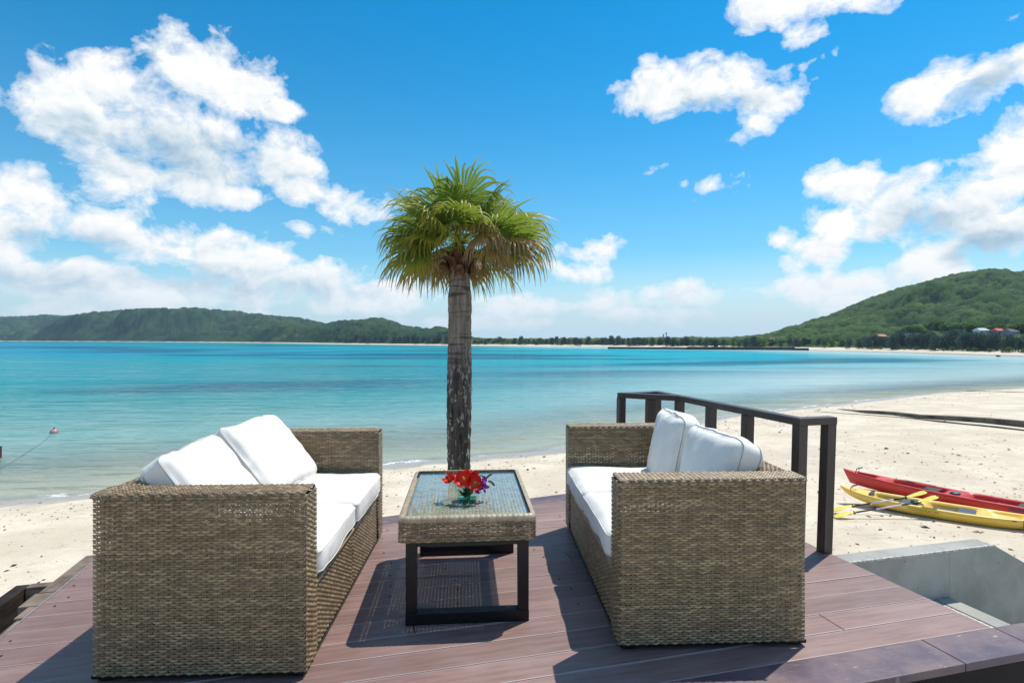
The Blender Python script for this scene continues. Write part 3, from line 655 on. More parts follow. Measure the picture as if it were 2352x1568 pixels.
cs('parapet_wall', [(3.4905, -2.6), (3.4905, -.10), (3.86, -.10), (6.2, -1.32), (6.2, -2.6)], 2.722, 2.848, CONC, .002)
cs('coping', [(2.56, -.104), (2.56, -.094), (3.858, -.094), (3.866, -.104)], 2.716, 2.731, ROUGHC, 0)
cs('landing', [(2.56, -.6), (2.56, -.385), (3.37, -.385), (3.37, -.6)], .2, 2.72, ROUGHC)
cs('nosing', [(3.373, -.6), (3.373, -.382), (3.49, -.382), (3.49, -.6)], .2, 2.72, CONC)
for i in range(5): cs('step', [(3.49+.28*i+.002, -2.4), (3.49+.28*i+.002, -.385-.165*(i+1)), (3.49+.28*(i+1), -.385-.165*(i+1)), (3.49+.28*(i+1), -2.4)], .2, 2.72, CONC)

# ------------------------------------------------------------------ wicker
def m_wick(c1, c2, c3):
    def f(T, p):
        t = T.attr('tint').outputs['Fac']; co = T.new('ShaderNodeTexCoord').outputs['Object']; n = T.noise(co, 260, 2, .6)
        c = T.ramp(t, [(0, c1), (.5, c2), (1, c3)]); c = T.mix(T.math('MULTIPLY', T.rng(n, .5, .7), .3), c, (.12, .09, .065)); T.put(p.inputs['Base Color'], c)
    return f
WICK = mat('wicker', (.3, .22, .15), .42, .5, build=m_wick((.15, .102, .055), (.275, .19, .104), (.49, .355, .205)))
BLACK = mat('black_metal', (.006, .007, .010), .32, .35)
class Path:
    def __init__(s, pts, nrm):
        s.p = np.array(pts, float); s.n = np.array(nrm, float); s.t = np.r_[0, np.cumsum(np.linalg.norm(np.diff(s.p, axis=0), axis=1))]; s.L = s.t[-1]
    def __call__(s, t):
        P = np.stack([np.interp(t, s.t, s.p[:, i]) for i in range(2)], -1); N = np.stack([np.interp(t, s.t, s.n[:, i]) for i in range(2)], -1)
        return P, N/np.linalg.norm(N, axis=-1, keepdims=True)
def arcpath(corners, normals, radii):
    """polyline through corners with rounded inner corners; normals[i] is the outward normal of segment i"""
    pts, nr = [], []; n = len(corners); C = [np.array(c, float) for c in corners]
    for i, c in enumerate(C):
        if i == 0: pts.append(c); nr.append(normals[0]); continue
        if i == n-1: pts.append(c); nr.append(normals[-1]); continue
        r = radii[i-1]; d0 = (c-C[i-1])/np.linalg.norm(c-C[i-1]); d1 = (C[i+1]-c)/np.linalg.norm(C[i+1]-c)
        n0, n1 = np.array(normals[i-1], float), np.array(normals[i], float); ctr = c-d0*r+d1*r
        for k in range(7):
            a = k/6*PI/2; out = n0*math.cos(a)+n1*math.sin(a)
            if np.dot(c-ctr, n0) < 0: q = ctr-(n0*math.cos(a)+n1*math.sin(a))*r
            else: q = ctr+out*r
            pts.append(q); nr.append(out)
    return Path(pts, nr)
class Weave:
    def __init__(s): s.V = []; s.Q = []; s.T = []; s.n = 0
    def put(s, V, Q, t):
        s.V.append(V.reshape(-1, 3)); s.Q.append(Q+s.n); s.T.append(t.ravel()); s.n += V.reshape(-1, 3).shape[0]
    def patch(s, Fn, U, V, pu=.0185, pv=.0090, A=.0033, wf=.0080, ww=.0056, seed=0, jit=.00035):
        r = np.random.default_rng(seed); nu, nv = max(1, round(U/pu)), max(1, round(V/pv)); pu, pv = U/nu, V/nv; pass
        j = np.arange(nv); k = np.arange(2*nu+1); u = (k*pu/2)[None, :, None]; vv = ((j+.5)*pv+r.normal(0, jit, nv))[:, None, None]
        h = A*np.cos(PI*(k/2-.5)[None, :, None]+PI*j[:, None, None])+r.normal(0, jit*.6, (nv, 2*nu+1, 1))
        vo = np.array([-wf/2, 0, wf/2])[None, None, :]; ho = np.array([-.0022, .0012, -.0022])[None, None, :]
        wob = r.normal(0, jit, (nv, 2*nu+1, 1))
        uu, v2, hh = np.broadcast_arrays(u, vv+vo+wob, h+ho)
        P, N = Fn(uu, np.clip(v2, 0, V)); P = P+N*hh[..., None]
        fl = np.floor((k[None, :]/2-.5+j[:, None]+.5)/2).astype(int); tt = r.uniform(0, 1, (nv, nu+4))
        tn = np.take_along_axis(tt, np.clip(fl-fl.min(1, keepdims=True), 0, nu+3), 1)*.7+.3*r.uniform(0, 1, (nv, 1)); tn = np.repeat(tn[:, :, None], 3, 2)
        nc = (2*nu+1)*3; q0 = np.arange(2*nu)[:, None]*3+np.arange(2)[None, :]; q = np.stack([q0, q0+3, q0+4, q0+1], -1).reshape(-1, 4)
        s.put(P, (q[None]+(np.arange(nv)*nc)[:, None, None]).reshape(-1, 4), tn)
        i = np.arange(nu); jj = np.arange(-1, nv+1); u = ((i+.5)*pu+r.normal(0, jit, nu))[:, None, None]; vv = np.clip((jj+.5)*pv, 0, V)[None, :, None]
        h = -.75*A*np.where((i[:, None]+jj[None, :]) % 2 == 0, 1., -1.)[..., None]
        uo = np.array([-ww/2, ww/2])[None, None, :]
        uu, v2, hh = np.broadcast_arrays(u+uo, vv, h); P, N = Fn(np.clip(uu, 0, U), v2); P = P+N*hh[..., None]
        nj = nv+2; q0 = np.arange(nj-1)*2; q = np.stack([q0, q0+1, q0+3, q0+2], -1)
        s.put(P, (q[None]+(np.arange(nu)*nj*2)[:, None, None]).reshape(-1, 4), np.repeat(r.uniform(0, .45, (nu, 1)), nj*2, 1))
    def mesh(s, name): return npmesh(name, np.concatenate(s.V), np.concatenate(s.Q), {'tint': np.concatenate(s.T)})
def wrapF(path, z0):
    def f(u, v):
        P, N = path(u); return np.concatenate([P, (z0+v)[..., None]], -1), np.concatenate([N, np.zeros_like(N[..., :1])], -1)
    return f
def stripX(x0, path):     # u runs along x, path gives (y, z)
    def f(u, v):
        P, N = path(v); return np.concatenate([(x0+u)[..., None], P], -1), np.concatenate([np.zeros_like(N[..., :1]), N], -1)
    return f
def stripY(y0, path):     # u runs along y, path gives (x, z)
    def f(u, v):
        P, N = path(v); return np.stack([P[..., 0], y0+u, P[..., 1]], -1), np.stack([N[..., 0], np.zeros_like(u), N[..., 1]], -1)
    return f
HX, HYL, TOP, AT, SB, BZ = .376, .735, .663, .128, .292, .024
def sofa_meshes():
    out = {}; e = .006; r = .014; rb_ = .035
    for sgn, nm in ((-1, 'near'), (1, 'far')):
        w = Weave()
        # outer wrap: front face of the arm, round the corner, end face, round the back corner
        c = [(HX, sgn*(HYL-AT)), (HX, sgn*HYL), (-HX, sgn*HYL), (-HX, sgn*(HYL-.06))]
        w.patch(wrapF(arcpath(c, [(1, 0), (0, sgn), (-1, 0)], [r, rb_]), BZ), .128+2*HX+.06-.02-.05, TOP-BZ-r, seed=3+sgn)
        pr = [(sgn*HYL, TOP-r), (sgn*HYL, TOP), (sgn*(HYL-AT), TOP), (sgn*(HYL-AT), .25)]
        p = arcpath(pr, [(sgn, 0), (0, 1), (-sgn, 0)], [r*.98, r]); w.patch(stripX(-HX+.004, p), 2*HX-.008, p.L, seed=9+sgn)
        # small closing pieces at the upper front and back ends of the arm
        out['arm_'+nm] = w.mesh('wicker_armrest')
    w = Weave()
    c = [(-HX, -(HYL-.06)), (-HX, HYL-.06)]
    w.patch(wrapF(Path(c, [(-1, 0), (-1, 0)]), BZ), 2*(HYL-.06), TOP-BZ-rb_, seed=21)
    pr = [(-HX, TOP-rb_), (-HX, TOP), (-HX+AT, TOP), (-HX+AT, .25)]; p = arcpath(pr, [(-1, 0), (0, 1), (1, 0)], [rb_*.98, r])
    w.patch(stripY(-(HYL-AT)+.002, p), 2*(HYL-AT)-.004, p.L, seed=22); out['back'] = w.mesh('wicker_backrest')
    LB = (HYL-AT)-.004
    w = Weave(); pr = [(HX-.012, BZ), (HX-.012, SB), (HX-.012-.10, SB)]; p = arcpath(pr, [(1, 0), (0, 1)], [.016]); w.patch(stripY(.003, p), LB, p.L, seed=31); out['base'] = w.mesh('wicker_seat_base')
    bandp = MB()
    return out, LB
SM, LB = sofa_meshes()
PIPE = None
def make_sofa(loc, rz, label):
    s = empty('wicker_sofa', loc, rz, label=label, cat='sofa', group='wicker sofas on the deck')
    link('armrest', SM['arm_near'], WICK, s, kind='stuff'); link('armrest', SM['arm_far'], WICK, s, kind='stuff'); link('backrest', SM['back'], WICK, s, kind='stuff')
    a = link('seat_base', SM['base'], WICK, s, kind='stuff'); c = link('seat_base', SM['base'], WICK, s, kind='stuff'); c.location.y = -LB-.006
    MB().box((-.03, 0, SB-.03), (.62, 1.19, .03)).build('seat_panel', BLACK, s)
    # frame rails inside the wicker
    fr = MB().box((0, 0, BZ-.004), (2*HX-.012, 2*HYL-.012, .012))
    fr.build('base_frame', BLACK, s)
    for sx in (-1, 1):
        for sy in (-1, 0, 1): MB().box((sx*(HX-.045), sy*(HYL-.045), .009), (.05, .05, .018)).build('foot', BLACK, s, bevel=.003)
    # roll along the top of the seat front
    for sy in (-1, 1):
        b = MB(); n = 60; pts = [(HX-.006, sy*(.006+LB*k/n), SB-.004) for k in range(n+1)]; b.tube(pts, [.0085+.0012*(k % 2) for k in range(n+1)], 8); me = b.mesh('rim_roll')
        at_ = me.attributes.new('tint', 'FLOAT', 'POINT'); at_.data.foreach_set('value', rng.uniform(.4, .8, len(me.vertices)).astype(np.float32)); link('rim_roll', me, WICK, s, smooth=True)
    return s
sofaL = make_sofa((-1.139, 2.742, 0), rad(2.4), 'wicker two seat sofa on the left, its white pillows sunlit')
sofaR = make_sofa((.755, 2.950, 0), rad(182.6), 'wicker two seat sofa on the right, its back to the railing')

# ------------------------------------------------------------------ cushions
def m_cloth(T, p):
    co = T.new('ShaderNodeTexCoord').outputs['Object']; n = T.noise(co, 5, 4, .6); f = T.noise(co, 420, 2, .6)
    T.put(p.inputs['Base Color'], T.mix(T.rng(n, .35, .7), (.82, .785, .725), (.74, .705, .65)))
    T.put(p.inputs['Normal'], T.bump(T.math('ADD', T.math('MULTIPLY', T.noise(T.scale(co, (1, 1, 1)), 7, 3, .5, .6), 1.), T.math('MULTIPLY', f, .03)), .32, .022))
    p.inputs['Sheen Weight'].default_value = .15
CLOTH = mat('white_canvas', (.78, .77, .75), .85, .2, build=m_cloth); PIPING = mat('grey_piping', (.44, .42, .40), .8)
def cushion(name, size, puff, seed, label, group, loc, rot, r=.045, front_only=False, pinch=.02, wr=.004):
    w, d, t = size; H = np.array([w/2, d/2, t/2])
    def deform(p):
        q = p*H; inner = np.minimum(H-1e-4, H-np.array([r, r, min(r, t/2*.55)])); cl = np.clip(q, -inner, inner); dv = q-cl; L = np.linalg.norm(dv, axis=1, keepdims=True)
        rr = np.array([r, r, min(r, t/2*.55)]); o = cl+np.where(L > 1e-9, dv/np.maximum(L, 1e-9), 0)*rr*np.minimum(1, np.max(np.abs(dv)/rr, axis=1, keepdims=True))
        bx, by, bz = p[:, 0], p[:, 1], p[:, 2]
        o[:, 2] += bz*puff*((1-bx**2).clip(0)**.65*(1-by**2).clip(0)**.65)
        o[:, 0] *= 1-pinch*(1-by**2)*np.abs(bx); o[:, 1] *= 1-pinch*(1-bx**2)*np.abs(by)
        o[:, 0] += np.sign(bx)*(np.abs(bx) > .98)*.008*(1-bz**2)*(1-by**4); o[:, 1] += np.sign(by)*(np.abs(by) > .98)*.008*(1-bz**2)*(1-bx**4)
        ed = np.maximum(np.abs(bx), np.abs(by))**4
        wn = sinnoise(o, 24, seed, 3)*wr*(.45+.9*ed) + sinnoise(o, 7, seed+5, 2)*wr*1.6
        nrm = o/np.maximum(np.linalg.norm(o/H, axis=1, keepdims=True), 1e-6)/H; nrm /= np.maximum(np.linalg.norm(nrm, axis=1, keepdims=True), 1e-6)
        return o+nrm*wn[:, None]
    bm = bmesh.new(); bmesh.ops.create_cube(bm, size=2); bmesh.ops.subdivide_edges(bm, edges=bm.edges[:], cuts=30, use_grid_fill=True)
    P = np.array([v.co[:] for v in bm.verts]); P2 = deform(P)
    for v, c in zip(bm.verts, P2): v.co = c
    me = bpy.data.meshes.new(name); bm.to_mesh(me); bm.free()
    o = link(name, me, CLOTH, smooth=True, label=label, cat='cushion', group=group); o.location = loc; o.rotation_euler = rot
    e = np.linspace(-1, 1, 36)[:-1]; one = np.ones_like(e)
    for zz in ((.72, -.72)):
        loop = np.concatenate([np.stack([e, -one, one*zz], -1), np.stack([one, e, one*zz], -1), np.stack([-e, one, one*zz], -1), np.stack([-one, -e, one*zz], -1)])
        L = deform(loop); L[:, :2] *= 1+.0025/np.linalg.norm(L[:, :2], axis=1, keepdims=True)
        MB().tube(L, .0019, 5, True).build('piping', PIPING if front_only else CLOTH, o, smooth=True)
    return o
def sofa_pt(s, x, y, z): return s.matrix_basis @ Vector((x, y, z))
GS, GB = 'white seat cushions on the sofas', 'white back pillows on the sofas'
for s, rz, side in ((sofaL, rad(2.4), 'left'), (sofaR, rad(182.6), 'right')):
    for k, sy in enumerate((-1, 1)):
        near = (sy < 0) if side == 'left' else (sy > 0)
        cushion('seat_cushion', (.635, .598, .115), .016, 40+k+(side == 'right')*7, f"white seat cushion on the {side} sofa, the one {'nearer the viewer' if near else 'nearer the sea'}", GS,
                sofa_pt(s, .075, sy*.302, SB+.070), (0, 0, rz), r=.03, wr=.0045)
        if side == 'left':
            lab = 'sunlit white back pillow leaning on the left sofa, ' + ('behind the near armrest' if near else 'higher one beside the far armrest')
            tilt = rad(55 if near else 50); yy = -.305 if near else .315; xx, zz_, yaw = -.16, .553 if near else .572, rad(4 if near else -7)
        else:
            lab = 'shaded white back pillow leaning on the right sofa, ' + ('behind the near armrest' if near else 'taller one beside the far armrest')
            tilt = rad(74 if near else 78); yy = .305 if near else -.27; xx, zz_, yaw = -.165, 0.550 if near else .562, rad(2 if near else -5)
        cushion('back_pillow', (.44, .55, .13), .032, 60+k+(side == 'right')*9, lab, GB, sofa_pt(s, xx, yy, zz_), (Matrix.Rotation(rz+yaw, 3, 'Z') @ Matrix.Rotation(tilt, 3, 'Y')).to_euler(), r=.05, front_only=True, pinch=.03, wr=.008)

# ------------------------------------------------------------------ coffee table
table = empty('coffee_table', (-.222, 2.83, 0), rad(4.7), label='wicker coffee table with glass top between the two sofas', cat='table')
TW, TL, TZ = .292, .428, .457
def rrect(hx, hy, r):
    pts, nr = [], []
    for cx, cy, a0 in ((hx-r, -hy+r, -90), (hx-r, hy-r, 0), (-hx+r, hy-r, 90), (-hx+r, -hy+r, 180)):
        for k in range(7):
            a = rad(a0+15*k); pts.append((cx+r*math.cos(a), cy+r*math.sin(a))); nr.append((math.cos(a), math.sin(a)))
    pts.append(pts[0]); nr.append(nr[0]); return Path(pts, nr)
w = Weave(); pa = rrect(TW, TL, .028); w.patch(wrapF(pa, .352), pa.L, .088, pu=.021, pv=.0098, wf=.0086, A=.0034, seed=70)
link('apron', w.mesh('apron'), WICK, table, kind='stuff')
# rolled rim, wrapped in bands
pr = rrect(TW-.015, TL-.015, .022); nb = 120; U = np.linspace(0, pr.L, nb*6+1)[:-1]; ang = np.linspace(-2.6, 1.9, 9)
P, N = pr(U); rr = .0165+.0016*np.abs(np.sin(PI*np.arange(nb*6)/6))**.6
R3 = np.concatenate([P[:, None]+N[:, None]*(np.cos(ang)[None, :]*rr[:, None])[..., None], (TZ-.013+np.sin(ang)[None, :]*rr[:, None])[..., None]], -1)
tn = np.repeat(rng.uniform(.35, 1, nb), 6)[:, None]*np.ones((1, 9)); n_ = nb*6
i = np.arange(n_)[:, None]; j = np.arange(8)[None, :]; Q = np.stack([i*9+j, ((i+1) % n_)*9+j, ((i+1) % n_)*9+j+1, i*9+j+1], -1).reshape(-1, 4)
link('rim', npmesh('rim', R3.reshape(-1, 3), Q, {'tint': tn.ravel()}), mat('rim_wicker', (.4, .3, .2), .42, .5, build=m_wick((.25, .18, .11), (.38, .29, .19), (.50, .40, .27))), table, smooth=True)
TOPW = mat('pale_wicker', (.4, .3, .2), .42, .5, build=m_wick((.36, .28, .19), (.54, .44, .32), (.68, .58, .44)))
w = Weave(); w.patch(lambda u, v: (np.stack([u-.262, v-.398, np.full_like(u, TZ-.018)], -1), np.stack([u*0, u*0, u*0+1], -1)), .524, .796, pu=.0165, pv=.0118, wf=.0098, ww=.0098, A=.0026, seed=71)
link('woven_top', w.mesh('woven_top'), TOPW, table, kind='stuff')
def m_glass(name, tint, rough=.0, k=1.):
    m = bpy.data.materials.new(name); m.use_nodes = True; T = NT(m.node_tree); T.n.clear()
    tr = T.new('ShaderNodeBsdfTransparent'); tr.inputs[0].default_value = c4(tint); gl = T.new('ShaderNodeBsdfGlossy'); gl.inputs['Roughness'].default_value = rough
    fr = T.new('ShaderNodeFresnel'); fr.inputs[0].default_value = 1.5; mx = T.new('ShaderNodeMixShader'); T.put(mx.inputs[0], T.math('MULTIPLY', T.math('MULTIPLY', fr.outputs[0], k, clamp=True), T.math('SUBTRACT', 1., T.new('ShaderNodeNewGeometry').outputs['Backfacing'])))
    T.l.new(tr.outputs[0], mx.inputs[1]); T.l.new(gl.outputs[0], mx.inputs[2]); o = T.new('ShaderNodeOutputMaterial'); T.l.new(mx.outputs[0], o.inputs[0]); return m
MB().box((0, 0, TZ-.0065), (.528, .80, .005)).build('glass_top', m_glass('table_glass', (.94, .985, .985), .01, 1.5), table)
for sy in (-1, 1):
    f = MB(); y = sy*(TL-.04)
    for sx in (-1, 1): f.box((sx*(.262-.024), y, .05+.155), (.046, .05, .31))
    f.box((0, y, .0245), (.524, .0505, .049)); f.box((0, y, .345), (.43, .0495, .03)); f.build('leg_frame', BLACK, table, bevel=.002)
for sx in (-1, 1): MB().box((sx*.238, 0, .344), (.03, .75, .026)).build('side_rail', BLACK, table)
for sy in (-1, 1): MB().box((0, sy*.20, TZ-.035), (.50, .03, .02)).build('cross_rail', BLACK, table)

# glass bowl and flowers
bowl = empty('glass_bowl', (-.212, 2.695, TZ-.0035), 0, label='clear glass bowl of flowers on the coffee table', cat='bowl')
BG = m_glass('bowl_glass', (.90, .975, .95), .0, 1.0)
prof_o = [(.0005, .0), (.045, .0), (.050, .004), (.051, .03), (.058, .042), (.075, .065), (.092, .086)]; prof_i = [(.089, .086), (.072, .067), (.055, .045), (.046, .033), (.044, .012), (.0005, .012)]
b = MB(); b.lathe(prof_o+prof_i, 40); b.v = [(x, y, z+(.006*math.sin(5*math.atan2(y, x)) if z > .08 else 0)) for x, y, z in b.v]; b.build('bowl_wall', BG, bowl, smooth=True)
MB().lathe([(.0005, .0005), (.047, .0005), (.0495, .004), (.047, .0085), (.0005, .0085)], 32).build('bowl_base', m_glass('green_glass', (.42, .86, .78)), bowl, smooth=True)
b = MB(); b.tube([(.0905*math.cos(a), .0905*math.sin(a), .086+.006*math.sin(5*a)) for a in np.linspace(0, 2*PI, 49)[:-1]], .0011, 6, True); b.build('bowl_rim', m_glass('bowl_edge', (.72, .90, .86), .05, 1.6), bowl, smooth=True)
MB().lathe([(.0005, .034), (.044, .034)], 32).build('water', m_glass('bowl_water', (.93, .98, .97), 0, 1.), bowl)
def m_petal(c1, c2):
    def f(T, p):
        t = T.attr('tint').outputs['Fac']; T.put(p.inputs['Base Color'], T.mix(t, c1, c2)); p.inputs['Subsurface Weight'].default_value = 0
        p.inputs['Transmission Weight'].default_value = 0
    return f
REDP = mat('red_petal', (.7, .02, .01), .5, .3, build=m_petal((.72, .13, .015), (.70, .012, .008)))
PURP = mat('purple_bract', (.4, .03, .4), .6, .3, build=m_petal((.52, .10, .55), (.36, .02, .42))); GREENL = mat('green_leaf', (.04, .10, .02), .45, .5, build=m_petal((.06, .14, .02), (.03, .08, .015)))
YEL = mat('yellow_anther', (.8, .5, .03), .6)
def petal_mesh(L, Wd, curl, ruff, seed, name='petal'):
    r = random.Random(seed); n, k = 8, 7; V = []; T_ = []
    for i in range(n+1):
        s = i/n; wv = Wd*(math.sin(PI*min(.97, s**.75*.93+.05)))**.7*.5
        for j in range(k):
            q = j/(k-1)*2-1; V.append((s*L*math.cos(curl*s)-.0, q*wv, s*L*math.sin(curl*s)*.6+.006*(q*q)+ruff*s*s*math.sin(q*5+seed+s*3))); T_.append(min(1, s*1.8))
    return npmesh(name, np.array(V), grid_quads(n+1, k), {'tint': np.array(T_)})
def hibiscus(loc, nrm, R, label, seed, spike=.05):
    e = empty('hibiscus_flower', loc, 0, label=label, cat='flower', group='red hibiscus flowers in the bowl')
    e.rotation_euler = Vector(nrm).normalized().to_track_quat('Z', 'Y').to_euler()
    for q in range(5):
        pe = link('petal', petal_mesh(R, R*1.0, .55, .007, seed+q), REDP, e, smooth=True); pe.rotation_euler = (0, rad(-18), q*2*PI/5+seed)
        pe.rotation_mode = 'XYZ'
    st = MB().tube([(0, 0, 0), (.003, 0, spike*.5), (.008, .002, spike)], [.0022, .0016, .001], 6).build('stamen', mat('stamen', (.75, .12, .08), .5), e)
    a = MB(); r = random.Random(seed)
    for q in range(10): a.box((.006+r.uniform(-.004, .004), r.uniform(-.004, .004), spike*r.uniform(.7, 1.02)), (.0022, .0022, .0022))
    a.build('anthers', YEL, e, kind='stuff')
B0 = Vector(bowl.location)-Vector((0, 0, .018))
hibiscus(B0+Vector((-.012, -.02, .098)), (-.15, -.75, .75), .062, 'large open red hibiscus in the middle of the bowl', 1)
hibiscus(B0+Vector((.030, -.03, .090)), (.25, -.8, .55), .056, 'red hibiscus drooping over the front right of the bowl rim', 2, .03)
hibiscus(B0+Vector((-.075, -.005, .098)), (-.5, -.3, .9), .046, 'small red hibiscus at the left with a long stamen sticking up', 3, .075)
hibiscus(B0+Vector((.012, .03, .108)), (.15, .2, .9), .055, 'red hibiscus standing highest at the back of the bowl', 4, .03)
bg = empty('bougainvillea_sprig', B0+Vector((.062, .005, .075)), 0, label='purple bougainvillea sprig in the right side of the bowl', cat='flower')
for q in range(16):
    pe = link('bract', petal_mesh(.03, .026, .3, .003, 30+q), PURP, bg, smooth=True); pe.location = (random.uniform(-.03, .025), random.uniform(-.04, .03), random.uniform(-.035, .025)); pe.rotation_euler = (random.uniform(-1, 1), random.uniform(-1.6, .2), random.uniform(0, 6.28))
for p_, r_2 in (((.028, 0, .03), (0, -.9, .3)), ((.035, .004, .018), (.4, .3, -.2)), ((.02, .01, .032), (.2, -.5, 2.4))):
    l_ = link('leaf', petal_mesh(.042, .022, -.5, .001, 50), GREENL, bg, smooth=True); l_.location = p_; l_.rotation_euler = r_2
gl_ = empty('leaf_stems', B0+Vector((0, 0, .02)), 0, label='green stems and leaves standing in the bowl water', cat='stems')
for q in range(9):
    l_ = link('leaf', petal_mesh(.05, .026, .3, .002, 60+q), GREENL, gl_, smooth=True); l_.location = (random.uniform(-.02, .02), random.uniform(-.02, .02), random.uniform(.0, .02)); l_.rotation_euler = (0, random.uniform(-1.3, -.3), q*.7)
for q in range(5): MB().tube([(random.uniform(-.015, .015), random.uniform(-.015, .015), -.006), (random.uniform(-.04, .04), random.uniform(-.03, .03), .07)], .0018, 5).build('stem', GREENL, gl_)

# ------------------------------------------------------------------ palm
def m_trunk(T, p):
    co = T.new('ShaderNodeTexCoord').outputs['Object']; sp = T.new('ShaderNodeSeparateXYZ'); T.l.new(co, sp.inputs[0]); z = sp.outputs[2]
    n = T.noise(co, 4, 5, .6); fib = T.noise(T.scale(co, (26, 26, 2.2)), 1, 5, .65, .3); ringn = T.noise(T.scale(co, (1.4, 1.4, 20)), 1, 4, .6, .4)
    upper = T.mix(T.rng(fib, .3, .7), (.13, .105, .085), (.285, .24, .20)); upper = T.mix(T.math('MULTIPLY', T.rng(ringn, .53, .60), .8), upper, (.06, .05, .042))
    lower = T.mix(T.rng(fib, .36, .66), (.028, .024, .022), (.10, .085, .075)); lich = T.noise(T.scale(co, (17, 17, 9)), 1, 5, .6, .4)
    lower = T.mix(T.math('MULTIPLY', T.rng(lich, .565, .61), .8), lower, (.36, .34, .30))
    k = T.rng(T.math('ADD', z, T.math('MULTIPLY', T.math('SUBTRACT', n, .5), 1.1)), 4.15, 2.95)
    T.put(p.inputs['Base Color'], T.mix(k, upper, lower)); h = T.math('ADD', fib, T.math('MULTIPLY', ringn, T.rng(k, 0, 1, -.8, .2))); T.put(p.inputs['Normal'], T.bump(h, .8, .022))
TRUNK = mat('palm_bark', (.2, .17, .14), .9, .15, build=m_trunk)
PB = Vector((-.646, 7.0, -2.6)); PB.z = gz(PB.x, PB.y)-.15
palm = empty('palm_tree', PB, 0, label='fan palm with drooping green and brown fronds on the beach behind the deck', cat='palm tree')
zt = 2.17-PB.z
rows = 150; segs = 28; zz = np.linspace(0, zt, rows); yp = HY+(CAMZ-(zz+PB.z))*F/7
rad_px = np.interp(yp, [590, 640, 690, 740, 790, 860, 950, 1050, 1200, 1470], [20, 23, 27, 26.2, 26.8, 28.2, 28.2, 26.2, 27, 31])
cxo = np.interp(yp, [590, 700, 800, 900, 1050, 1400], [.004, .004, -.002, -.004, -.004, 0])
a = np.linspace(0, 2*PI, segs+1)[:-1]; R = (rad_px*7/F)[:, None]*(1+.025*np.sin(a*3+zz[:, None]*2)+.02*rng.normal(size=(rows, segs))+.018*np.sin(zz[:, None]*38+np.sin(a*2)))
V = np.stack([R*np.cos(a)+cxo[:, None], R*np.sin(a), np.repeat(zz[:, None], segs, 1)], -1)
link('trunk', npmesh('trunk', V.reshape(-1, 3), grid_quads(rows, segs, True)), TRUNK, palm, smooth=True)
def m_frond(T, p):
    t = T.attr('along').outputs['Fac']; ag = T.attr('age').outputs['Fac']; oi = T.new('ShaderNodeObjectInfo').outputs['Random']
    g = T.mix(T.rng(oi, 0, 1), (.065, .16, .03), (.18, .28, .045)); g = T.mix(T.rng(T.math('ADD', t, T.math('MULTIPLY', ag, .6)), .55, 1.15), g, (.46, .38, .05))
    g = T.mix(T.rng(T.math('ADD', t, T.math('MULTIPLY', ag, .9)), .98, 1.5), g, (.20, .10, .055)); dead = T.mix(t, (.17, .085, .05), (.36, .235, .165)); c = T.mix(T.rng(ag, .72, .9), g, dead)
    T.put(p.inputs['Base Color'], c)
    tl = T.new('ShaderNodeBsdfTranslucent'); T.put(tl.inputs[0], T.mix(.45, c, (.34, .40, .03))); mx = T.new('ShaderNodeMixShader'); mx.inputs[0].default_value = .48
    out = [n for n in T.n if n.type == 'OUTPUT_MATERIAL'][0]; T.l.new(p.outputs[0], mx.inputs[1]); T.l.new(tl.outputs[0], mx.inputs[2]); T.l.new(mx.outputs[0], out.inputs[0])
FROND = mat('palm_frond', (.06, .12, .03), .38, .5, build=m_frond)
